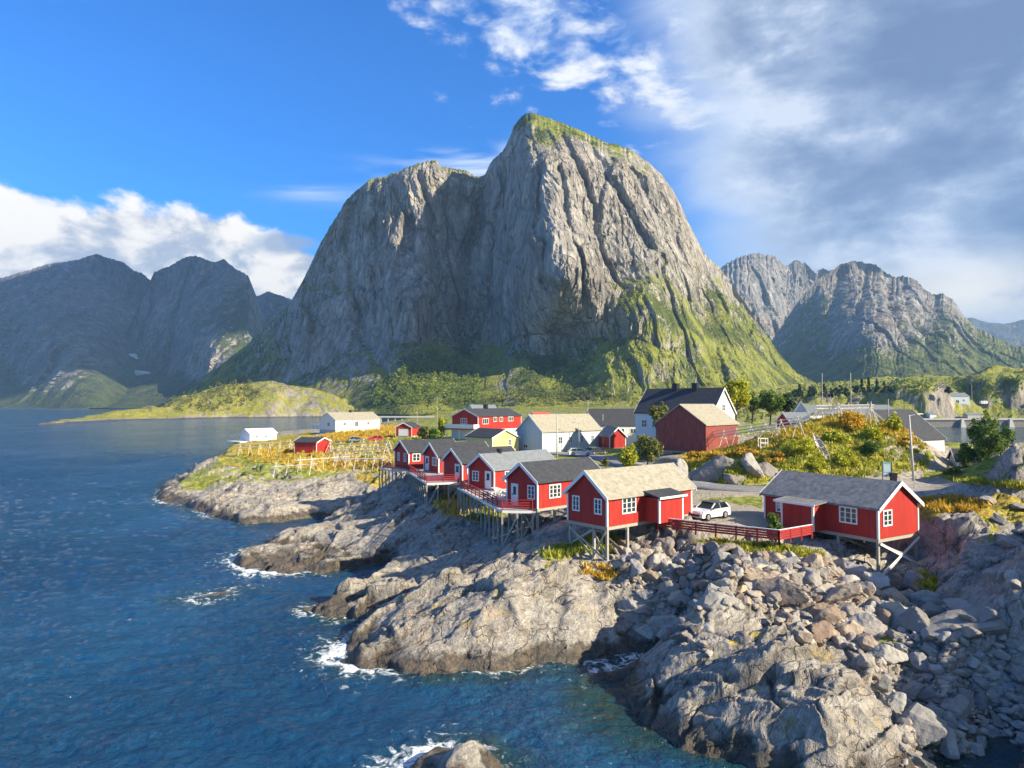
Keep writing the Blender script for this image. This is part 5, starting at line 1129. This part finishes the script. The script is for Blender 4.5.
# ------------------------------------------------------------------ boulders
def boulder_mesh(seed, name='boulder'):
    import bmesh
    rnd = np.random.RandomState(seed); bm = bmesh.new(); bmesh.ops.create_icosphere(bm, subdivisions=4, radius=1); me = bpy.data.meshes.new(name); bm.to_mesh(me); bm.free()
    n = len(me.vertices); v_ = np.empty(n*3); me.vertices.foreach_get('co', v_); v_ = v_.reshape(-1, 3); d = v_.copy()
    r = np.full(n, 1.25)
    for _ in range(11):                                    # cut by random planes
        nn = rnd.normal(size=3); nn /= np.linalg.norm(nn); off = rnd.uniform(.55, .92); dt = d@nn
        r = np.where(dt > .02, np.minimum(r, off/np.maximum(dt, .02)), r)
    v_ = d*r[:, None]*np.array([rnd.uniform(.9, 1.35), rnd.uniform(.75, 1.1), rnd.uniform(.55, .85)])
    q = v_*3+seed*7.3; v_ += d*(fbm(q[:, 0], q[:, 1], q[:, 2], 4, seed)*.09+fbm(q[:, 0]*.35, q[:, 1]*.35, q[:, 2]*.35, 2, seed+3)*.12)[:, None]
    me.vertices.foreach_set('co', v_.ravel()); me.polygons.foreach_set('use_smooth', [False]*len(me.polygons)); me.update(); return me
def boulder_mat(name, tint, dark):
    m, N, b = material(name); o = N.n('ShaderNodeTexCoord').outputs['Object']; inf = N.n('ShaderNodeObjectInfo'); rn = inf.outputs['Random']
    p = N.n('ShaderNodeVectorMath', {0: o, 1: inf.outputs['Location']}, operation='ADD').outputs[0]
    col, a, b_, c_ = rock_layers(N, p, k=1.4); col = N.mix(.62, col, N.mix(N.noise(p, 1.2, 5, .65), dark, tint), 'MIX')
    col = N.n('ShaderNodeHueSaturation', {'Hue': N.m('ADD', .487, N.m('MULTIPLY', rn, .026)), 'Saturation': N.m('ADD', .35, N.m('MULTIPLY', N.n('ShaderNodeTexWhiteNoise', {'W': rn}, noise_dimensions='1D').outputs[0], 1.0)), 'Value': N.m('ADD', .58, N.m('MULTIPLY', rn, .52)), 'Color': col}).outputs[0]
    h = N.m('ADD', N.m('MULTIPLY', b_, .7), N.m('MULTIPLY', c_, .3)); setb(N, b, color=col, rough=.92, spec=.3, normal=N.bump(h, .8, .12)); return m
M_bw = boulder_mat('brown_boulder_rock', (.50, .37, .26), (.23, .17, .13)); M_bg = boulder_mat('grey_boulder_rock', (.40, .385, .36), (.16, .155, .15))
bmesh_w = []; bmesh_g = []
for i in range(9):
    me = boulder_mesh(600+i); me.materials.append(M_bw); bmesh_w.append(me)
    me2 = me.copy(); me2.materials.clear(); me2.materials.append(M_bg); bmesh_g.append(me2)
rnd = random.Random(12); placed = []
def try_place(poly, rlo, rhi, count, sink, label, group, meshes, tries=6000, over=.74):
    xs = [p[0] for p in poly]; ys = [p[1] for p in poly]; done = 0
    for _ in range(tries):
        if done >= count: break
        px, py = rnd.uniform(min(xs), max(xs)), rnd.uniform(min(ys), max(ys))
        if not inpoly(np.array([px]), np.array([py]), poly)[0]: continue
        q = hit(px, py)
        if not q or q[2] < .1: continue
        r = rlo+(rhi-rlo)*rnd.random()**1.8
        if any((q[0]-a)**2+(q[1]-b)**2 < (over*(r+c_))**2 for a, b, c_ in placed): continue
        placed.append((q[0], q[1], r)); o = link('boulder', rnd.choice(meshes)); o.location = (q[0], q[1], q[2]+r*sink); o.scale = (r, r, r*rnd.uniform(.85, 1.15))
        o.rotation_euler = (rnd.uniform(-.5, .5), rnd.uniform(-.5, .5), rnd.uniform(0, 6.28)); tag(o, label, 'boulder', group); done += 1
    return done
rip = [(604, 548), (650, 543), (700, 546), (780, 556), (850, 566), (880, 585), (925, 578), (905, 610), (865, 650), (800, 640), (770, 612), (735, 605), (690, 610), (655, 590), (620, 575)]
bank = [(760, 560), (880, 575), (890, 600), (865, 645), (790, 636), (765, 600)]
LB1 = 'large warm brown boulder in the heap directly below the red board fence'; LB2 = 'brown grey boulder packed in the rock slope below the right hand cabins'
try_place(bank, .95, 1.35, 14, .22, LB1, 'large brown boulders of the heap', bmesh_w, 2500)
try_place(rip, .42, .90, 185, .18, LB2, 'boulders packed in the slope below the cabins', bmesh_w*3+bmesh_g[:5], 9000, .60)
tal = [(850, 640), (910, 600), (950, 600), (1024, 640), (1024, 768), (900, 768), (905, 720), (880, 690)]
LB3 = 'grey rounded boulder lying in the shaded gully at the right edge'
try_place(tal, .35, 1.15, 62, .15, LB3, 'grey boulders in the shaded gully', bmesh_g, 5000, .74)
try_place([(985, 500), (1024, 505), (1024, 600), (1000, 590)], .4, .8, 14, .2, 'grey boulder on the bank below the road at the right edge', 'boulders on the road bank', bmesh_g, 800)
try_place([(640, 590), (690, 600), (720, 640), (650, 640), (620, 620)], .5, 1.2, 12, .15, 'grey boulder in the cleft between the two smooth rock masses', 'boulders in the cleft', bmesh_g, 700)
for px, py, r_, lb in [(680, 477, 1.9, 'big grey rock at the left foot of the mound'), (700, 481, 1.5, 'grey rock second from the left at the foot of the mound'), (716, 476, 2.1, 'big pale grey rock in the middle of the foot of the mound'), (752, 470, 1.7, 'grey rock under the small timber frame'), (738, 481, 1.0, 'small grey rock by the road under the mound'), (770, 474, 1.2, 'pale rock at the foot of the mound left of the wide green bush'), (663, 474, 1.2, 'small grey rock between the barn and the road')]:
    q = hit(px, py)
    if q:
        o = link('boulder', bmesh_g[int(px) % 9]); o.location = (q[0], q[1]+.4, q[2]+r_*.15); o.scale = (r_*1.15, r_, r_*1.25); o.rotation_euler = (.2, -.3, px); tag(o, lb, 'boulder', 'rocks at the foot of the mound')
for px, py, r_, sx_, sz_, rot_, lb in [(903, 628, 1.9, .9, 1.3, 1.2, 'tall pale slab catching the sun above the shaded gully'), (988, 628, 2.3, 1.2, .8, .2, 'broad grey slab high in the shaded gully'), (1004, 690, 1.7, 1.1, .9, 2.6, 'broad grey slab low in the shaded gully near the dark pool'), (724, 602, 1.7, .8, 1.1, .9, 'smooth grey slab standing in the middle of the boulder slope'), (645, 606, 1.9, 1.3, .6, 2.4, 'smooth flat slab at the left side of the boulder slope')]:
    q = hit(px, py)
    if q:
        o = link('boulder', bmesh_g[int(px) % 9]); o.location = (q[0], q[1]+r_*.45, q[2]-r_*.12); o.scale = (r_*sx_, r_, r_*sz_); o.rotation_euler = (.15, -.2, rot_); tag(o, lb, 'boulder', 'great rocks of the shore')
# the many small stones between them
def scatter_stones(polys, n, rlo, rhi):
    tmpl = []
    import bmesh
    for i in range(4):
        bm = bmesh.new(); bmesh.ops.create_icosphere(bm, subdivisions=2, radius=1); v_ = np.array([x.co[:] for x in bm.verts]); f_ = np.array([[q.index for q in x.verts] for x in bm.faces]); bm.free()
        rs = np.random.RandomState(i+40); r = np.full(len(v_), 1.2)
        for _ in range(8):
            nn = rs.normal(size=3); nn /= np.linalg.norm(nn); dt = v_@nn; r = np.where(dt > .05, np.minimum(r, rs.uniform(.6, .95)/np.maximum(dt, .05)), r)
        tmpl.append((v_*r[:, None]*(1.1, .85, .7), f_))
    Vs, Fs, off = [], [], 0
    for poly, cnt in zip(polys, n):
        xs = [p[0] for p in poly]; ys = [p[1] for p in poly]; k = 0
        for _ in range(cnt*3):
            if k >= cnt: break
            px, py = rnd.uniform(min(xs), max(xs)), rnd.uniform(min(ys), max(ys))
            if not inpoly(np.array([px]), np.array([py]), poly)[0]: continue
            q = hit(px, py)
            if not q or q[2] < 0: continue
            r = rlo+(rhi-rlo)*rnd.random()**2; v_, f_ = tmpl[k % 4]; a_ = rnd.uniform(0, 6.28); c_, s_ = math.cos(a_), math.sin(a_); b_ = rnd.uniform(-.6, .6)
            Rm = np.array([[c_, -s_, 0], [s_, c_, 0], [0, 0, 1]])@np.array([[1, 0, 0], [0, math.cos(b_), -math.sin(b_)], [0, math.sin(b_), math.cos(b_)]])
            Vs.append(v_@Rm.T*r+np.array(q)+(0, 0, r*.2)); Fs.append(f_+off); off += len(v_); k += 1
    return np.vstack(Vs), np.vstack(Fs)
v_, f_ = scatter_stones([rip, tal, [(600, 560), (670, 590), (720, 660), (640, 640)]], [1200, 850, 150], .10, .34)
ms, N, b = material('small_stone_rock'); rn = N.n('ShaderNodeNewGeometry').outputs['Random Per Island']; o = N.n('ShaderNodeTexCoord').outputs['Object']
setb(N, b, color=N.mix(.5, N.mix(N.noise(o, 2, 5, .6), (.16, .14, .13), (.42, .38, .33)), N.ramp(rn, [(0, (.16, .13, .11)), (.5, (.32, .27, .22)), (1, (.46, .42, .37))])), rough=.95)
tag(link('small_stones', np_mesh('small_stones', v_, f_, False, [ms])), kind='stuff')

# ------------------------------------------------------------------ foliage
def leaf_mat(name, c1, c2, c3):
    m, N, b = material(name); rn = N.n('ShaderNodeNewGeometry').outputs['Random Per Island']; o = N.n('ShaderNodeNewGeometry').outputs['Position']
    n_ = N.noise(o, .9, 3, .6); t = N.m('ADD', N.m('MULTIPLY', rn, .6), N.m('MULTIPLY', n_, .5))
    setb(N, b, color=N.ramp(t, [(.2, c1), (.55, c2), (.85, c3)]), rough=.6, spec=.25)
    tr = N.n('ShaderNodeBsdfTranslucent', {0: N.ramp(t, [(.2, c1), (.55, c2), (.85, c3)])}); mx = N.n('ShaderNodeMixShader', {0: .3}); N.L.new(b.outputs[0], mx.inputs[1]); N.L.new(tr.outputs[0], mx.inputs[2])
    N.L.new(mx.outputs[0], m.node_tree.nodes['Material Output'].inputs[0]); return m
L_green = leaf_mat('green_leaves', (.05, .10, .02), (.12, .20, .035), (.24, .31, .06)); L_bright = leaf_mat('yellow_green_leaves', (.20, .26, .015), (.44, .46, .03), (.64, .58, .06))
L_dark = leaf_mat('dark_needles', (.015, .035, .015), (.03, .06, .025), (.06, .10, .04)); L_orange = leaf_mat('orange_leaves', (.36, .20, .02), (.60, .37, .03), (.70, .52, .08)); L_olive = leaf_mat('olive_leaves', (.08, .11, .03), (.17, .19, .05), (.30, .28, .08))
def leaves(rs, n, center, rad, clumps, size, kind='round'):
    c_ = rs.normal(size=(clumps, 3)); c_ /= np.linalg.norm(c_, axis=1)[:, None]; c_ *= (rs.rand(clumps, 1)**.45)
    if kind == 'cone': c_[:, 2] = rs.rand(clumps)**1.4*2-1; k = (1-(c_[:, 2]+1)/2)*.9+.08; c_[:, :2] *= k[:, None]
    if kind == 'dome': c_[:, 2] = np.abs(c_[:, 2])*1.2-.35
    sz = rs.uniform(.55, 1.25, clumps)
    idx = rs.randint(0, clumps, n); p = rs.normal(size=(n, 3)); p /= np.linalg.norm(p, axis=1)[:, None]; p *= rs.rand(n, 1)**.4*(.30 if kind != 'cone' else .17)*sz[idx][:, None]
    P = (c_[idx]*.80+p)*rad+center
    a = rs.normal(size=(n, 3)); a /= np.linalg.norm(a, axis=1)[:, None]; b_ = np.cross(a, rs.normal(size=(n, 3))); b_ /= np.linalg.norm(b_, axis=1)[:, None]
    s = (size*rs.uniform(.6, 1.3, n))[:, None]
    Vt = np.stack([P-a*s, P+b_*s*.55, P+a*s, P-b_*s*.55], 1).reshape(-1, 3)
    return Vt, np.arange(4*n).reshape(-1, 4), c_*.8*rad+center
tcount = [0]
M_bark = plain('bark', (.16, .13, .10), .95, .1, .4, 5)
def tree(px, py, depth, hpx, wpx, mat, label, name='tree', cat='tree', kind='round', n=2600, clumps=26, size=None, group='trees and shrubs by the houses', sy=None, trunk=.28):
    tcount[0] += 1; rs = np.random.RandomState(800+tcount[0])
    if depth is None:
        q = hit(px, py)
        if not q: return
        x, y, z = q
    else: x, y, z = atd(px, py, depth); z = min(z, z) 
    h = hpx*y/700; w_ = wpx*y/700/2
    root = tag(empty(name, (x, y, z)), label, cat, group); tk = h*trunk if name == 'tree' else 0
    cz = (tk+h)/2 if kind != 'dome' else h*.35; rz_ = (h-tk)/2 if kind != 'dome' else h*.75
    Vt, Ft, cc = leaves(rs, n, np.array([0, 0, cz]), np.array([w_, w_, rz_]), clumps, size or max(.10, 1.3*y/700), kind)
    link('crown', np_mesh('crown', Vt, Ft, False, [mat]), root)
    m = MB(); tr_ = max(.05, h*.022)
    if kind == 'cone': m.tube((0, 0, -.4), (0, 0, h*.95), tr_, .02, 7)
    else:
        m.tube((0, 0, -.4), (.05*h, 0, cz), tr_*1.2, tr_*.6, 7)
        for c_ in cc[:9]: m.tube((.03*h, 0, tk*.7+.1*h), tuple(c_*.85), tr_*.5, tr_*.15, 5)
    m.build('trunk', M_bark, root)
tree(647, 468, 116, 37, 38, L_olive, 'round leafy tree standing in front of the dark red barn', n=4200, clumps=34, trunk=.12)
tree(629, 470, 112, 26, 22, L_bright, 'bright green shrub at the left foot of the round tree by the barn', 'shrub', 'shrub', n=2200)
tree(659, 440, 132, 40, 24, L_olive, 'bushy tree between the barn and the large white house', n=2500)
tree(736, 425, 158, 49, 36, L_bright, 'tall bright green tree behind the barn roof', n=4200, clumps=40)
tree(770, 424, 165, 36, 30, L_green, 'darker green tree right of the tall bright one', n=3600, clumps=34)
tree(752, 422, 172, 34, 26, L_green, 'smaller green tree between the bright tree and the dark tree', n=2200)
tree(786, 422, 170, 28, 20, L_dark, 'dark low tree at the left of the mound rack', n=1800)
tree(775, 549, None, 38, 20, L_green, 'young leafy tree growing at the bend of the red fence', n=1500, clumps=22, trunk=.1)
tree(606, 472, 110, 14, 10, L_olive, 'sapling behind the roof ridge of the sand roofed cabin', n=600, clumps=12)
tree(985, 472, 99, 62, 34, L_green, 'dark bushy tree against the rock on the right', n=4200, clumps=40, trunk=.1)
tree(968, 474, 101, 34, 26, L_green, 'leafy shrub at the road bend below the dark bushy tree', 'shrub', 'shrub', n=2600, clumps=26)
tree(1000, 470, 104, 50, 26, L_green, 'green tree at the right edge beside the grey rock', n=2600, clumps=28)
tree(952, 478, 96, 14, 22, L_olive, 'low olive shrub on the verge left of the leafy shrub', 'shrub', 'shrub', n=1200)
tree(935, 432, 118, 0.1, 0.1, L_green, 'x', n=4) if False else None
SH = 'shrubs on the mound'
for px, py, hp, wp, mt, lb, kd in [
    (850, 430, 20, 34, L_orange, 'big orange dome shaped bush at the top of the mound', 'dome'), (872, 440, 16, 26, L_bright, 'bright green bush right of the orange dome bush', 'dome'), (835, 441, 12, 30, L_bright, 'yellow green bush below the orange dome bush', 'dome'),
    (800, 452, 16, 36, L_bright, 'wide yellow green bush left of the leaning boat', 'dome'), (845, 466, 18, 28, L_bright, 'loose lime green bush right of the leaning boat', 'dome'), (815, 468, 12, 26, L_bright, 'low bright bush below the leaning boat', 'dome'),
    (776, 462, 12, 30, L_orange, 'orange bush at the left end of the wide green one', 'dome'), (872, 455, 18, 26, L_green, 'deep green bush above the notice board', 'dome'), (893, 430, 20, 20, L_bright, 'bright bush under the pole right of the mound', 'dome'),
    (720, 458, 8, 40, L_orange, 'low orange shrub under the long drying rack', 'dome'), (697, 458, 8, 24, L_orange, 'orange shrub at the left tip of the mound', 'dome'), (748, 455, 8, 34, L_orange, 'orange brown shrub beside the small timber frame', 'dome'), (905, 446, 10, 24, L_orange, 'rusty shrub above the harbour roofs', 'dome'), (790, 476, 8, 34, L_bright, 'low green shrub along the verge behind the slate roofed cabin', 'dome')]:
    tree(px, py, None, hp, wp, mt, lb, 'shrub', 'shrub', kd, n=int(60*wp), clumps=26, group=SH)
for px, py, d, hp, wp, mt, lb in [(425, 440, 200, 16, 16, L_olive, 'shrub right of the small red garage'), (436, 441, 195, 14, 18, L_green, 'green shrub left of the red and white house'), (443, 436, 205, 20, 12, L_bright, 'tall yellowish shrub beside the white balcony'), (428, 445, 180, 6, 26, L_bright, 'low hedge behind the leftmost cabin roof')]:
    tree(px, py, d, hp, wp, mt, lb, 'shrub', 'shrub', 'dome' if hp < 10 else 'round', n=900, clumps=18)
FT = 'dark trees beyond the harbour'
for i, (px, hp, wp, kd) in enumerate([(862, 16, 9, 'cone'), (869, 19, 8, 'cone'), (877, 16, 9, 'cone'), (884, 13, 8, 'cone'), (812, 14, 12, 'round'), (824, 16, 10, 'cone'), (838, 15, 12, 'round'), (846, 12, 10, 'round'), (798, 11, 12, 'round'), (856, 11, 9, 'round'), (892, 9, 10, 'round'), (948, 8, 8, 'round'), (800, 16, 9, 'cone'), (831, 12, 8, 'cone')]):
    tree(px, 394.5 if px > 850 else 399, 560, hp, wp, L_dark, 'dark tree in the row beyond the harbour, seen over the mound', 'tree', 'tree', kd, n=420, clumps=20, size=.9, group=FT, trunk=.1)

# far-off wood at the mountain's foot, reads as one mass
from mathutils.bvhtree import BVHTree
from mathutils import Vector
mo = bpy.data.objects['mountain']; me = mo.data; nv = len(me.vertices); vv = np.empty(nv*3, np.float32); me.vertices.foreach_get('co', vv); vv = vv.reshape(-1, 3)
ff = np.empty(len(me.polygons)*4, np.int32); me.polygons.foreach_get('vertices', ff); bvh = BVHTree.FromPolygons([tuple(q) for q in vv.tolist()], ff.reshape(-1, 4).tolist())
def wood(name, poly, n, mat, hlo, hhi, per=46, seed=5):
    rs = np.random.RandomState(seed); xs = [p[0] for p in poly]; ys = [p[1] for p in poly]; Vs, Fs, off, k = [], [], 0, 0
    for _ in range(n*4):
        if k >= n: break
        px, py = rs.uniform(min(xs), max(xs)), rs.uniform(min(ys), max(ys))
        if not inpoly(np.array([px]), np.array([py]), poly)[0]: continue
        d = Vector(ray(px, py)).normalized(); q = bvh.ray_cast(Vector((0, 0, CAMH)), d)[0]; g = hit(px, py)
        p_ = None
        if q is not None: p_ = np.array(q)
        if g is not None and (p_ is None or g[1] < p_[1]): p_ = np.array(g)
        if p_ is None or p_[1] > 1400 or p_[2] < 2: continue
        h = rs.uniform(hlo, hhi); Vt, Ft, _c = leaves(rs, per, p_+np.array([0, 0, h*.5]), np.array([h*.42, h*.42, h*.55]), 6, .85*p_[1]/800)
        Vs.append(Vt); Fs.append(Ft+off); off += len(Vt); k += 1
    if Vs: tag(link(name, np_mesh(name, np.vstack(Vs), np.vstack(Fs), False, [mat])), kind='stuff')
wood('birch_wood', [(372, 408), (378, 385), (400, 372), (430, 360), (455, 358), (478, 372), (480, 405)], 620, leaf_mat('birch_leaves', (.08, .13, .025), (.20, .27, .04), (.34, .38, .07)), 7, 12)
wood('slope_scrub', [(480, 405), (500, 392), (540, 396), (600, 392), (640, 398), (640, 408)], 150, L_olive, 4, 8, 30, 6)
wood('spur_bushes', [(500, 400), (560, 372), (620, 350), (690, 340), (760, 385), (640, 402)], 130, L_bright, 3, 6, 26, 17)
wood('spur_scrub', [(520, 372), (560, 345), (620, 330), (600, 380), (560, 395), (520, 390)], 160, L_green, 3, 7, 26, 7)
wood('village_scrub', [(655, 404), (720, 400), (800, 398), (820, 415), (760, 424), (690, 424)], 170, L_olive, 2.5, 5.5, 60, 12)
wood('point_scrub', [(160, 408), (190, 392), (215, 382), (250, 380), (262, 398), (240, 410), (180, 413)], 200, L_olive, 4, 9, 30, 8)
wood('valley_scrub', [(770, 396), (830, 385), (900, 382), (1024, 380), (1024, 400), (900, 392), (800, 402)], 260, L_green, 4, 8, 26, 9)

# ------------------------------------------------------------------ turf tufts
def tufts(name, polys, mat, seed, hlo, hhi, blades=8):
    rs = np.random.RandomState(seed); Vs, n = [], 0
    for poly, cnt in polys:
        xs = [p[0] for p in poly]; ys = [p[1] for p in poly]
        P = np.c_[rs.uniform(min(xs), max(xs), cnt*2), rs.uniform(min(ys), max(ys), cnt*2)]; P = P[inpoly(P[:, 0], P[:, 1], poly)][:cnt]
        for px, py in P:
            q = hit(px, py)
            if q is None or q[2] < 2.5 or q[1] > 420: continue
            h = rs.uniform(hlo, hhi)*(1+q[1]/220); w_ = h*.16
            b_ = np.array(q)+np.c_[rs.normal(size=(blades, 2))*h*.35, np.zeros(blades)-.05]
            t = b_+np.c_[rs.normal(size=(blades, 2))*h*.35, rs.uniform(.6, 1.1, blades)*h]
            s_ = np.c_[rs.normal(size=(blades, 2))*w_, np.zeros(blades)]
            Vs.append(np.stack([b_-s_, b_+s_, t], 1).reshape(-1, 3))
    V_ = np.vstack(Vs); tag(link(name, np_mesh(name, V_, np.arange(len(V_)).reshape(-1, 3), False, [mat])), kind='stuff')
mound = [(664, 480), (690, 455), (740, 446), (800, 424), (850, 412), (890, 422), (920, 440), (935, 458), (925, 470), (880, 476), (800, 481), (740, 484)]
crest = [(675, 464), (700, 449), (760, 438), (800, 423), (850, 411), (900, 424), (930, 450), (900, 440), (860, 430), (800, 440), (740, 458), (700, 462)]
head = [(232, 456), (245, 444), (300, 440), (395, 438), (398, 452), (385, 474), (320, 470), (262, 464)]
tufts('green_grass', [(mound, 2100), ([(940, 476), (1024, 484), (1024, 490), (960, 483)], 300), (ell(575, 548, 34, 7, 14, -14), 160), (ell(610, 545, 14, 9), 90), (ell(760, 549, 66, 5, 14, 5), 260), (ell(925, 582, 14, 9, 14, 25), 90), (ell(490, 513, 22, 6, 14, -12), 110), ([(384, 434), (425, 434), (424, 446), (384, 446)], 160)], leaf_mat('grass_blades', (.18, .22, .02), (.36, .38, .04), (.56, .50, .08)), 3, .22, .45)
tufts('orange_grass', [(crest, 1700), (head, 800), ([(308, 438), (345, 431), (400, 423), (406, 430), (385, 440), (330, 442)], 700), (ell(950, 504, 42, 8), 260), (ell(600, 572, 20, 7, 14, 10), 60), (ell(455, 503, 20, 12), 80)], L_orange, 4, .20, .42)

# ------------------------------------------------------------------ snow on the shaded mountain
def snow_patch(px, py, rx, ry, rot_, label):
    cs = []
    for t in ('left_mountain', 'left_peak'):
        o = bpy.data.objects[t]; ok, loc, nr, _ = o.ray_cast(Vector((0, 0, CAMH)), Vector(ray(px, py)).normalized())
        if ok: cs.append((loc.y, loc, nr))
    if not cs: return
    y, loc, nr = min(cs, key=lambda q: q[0]); s = y/700; m = MB(); nr = np.array(nr); nr /= np.linalg.norm(nr); u = np.cross((0, 0, 1), nr); u /= np.linalg.norm(u); w_ = np.cross(nr, u)
    ring = []
    for k in range(18):
        a_ = 2*math.pi*k/18; rr = 1+.3*math.sin(a_*3+px)+.15*math.sin(a_*5); a2, b2 = rx*s*rr*math.cos(a_), ry*s*rr*math.sin(a_); c_, s_ = math.cos(R(rot_)), math.sin(R(rot_))
        ring.append(u*(a2*c_-b2*s_)+w_*(a2*s_+b2*c_))
    m.prism([tuple(q-nr*25) for q in ring], tuple(nr*34)); root = m.build('snow_patch', M_snow); root.location = loc; tag(root, label, 'snow patch', 'snow patches on the shaded mountain')
M_snow = snow()
snow_patch(135, 356.5, 6.5, 1.8, -22, 'upper white snow patch on the dark mountain at left'); snow_patch(144, 374, 6.5, 1.8, -22, 'lower white snow patch on the dark mountain at left')
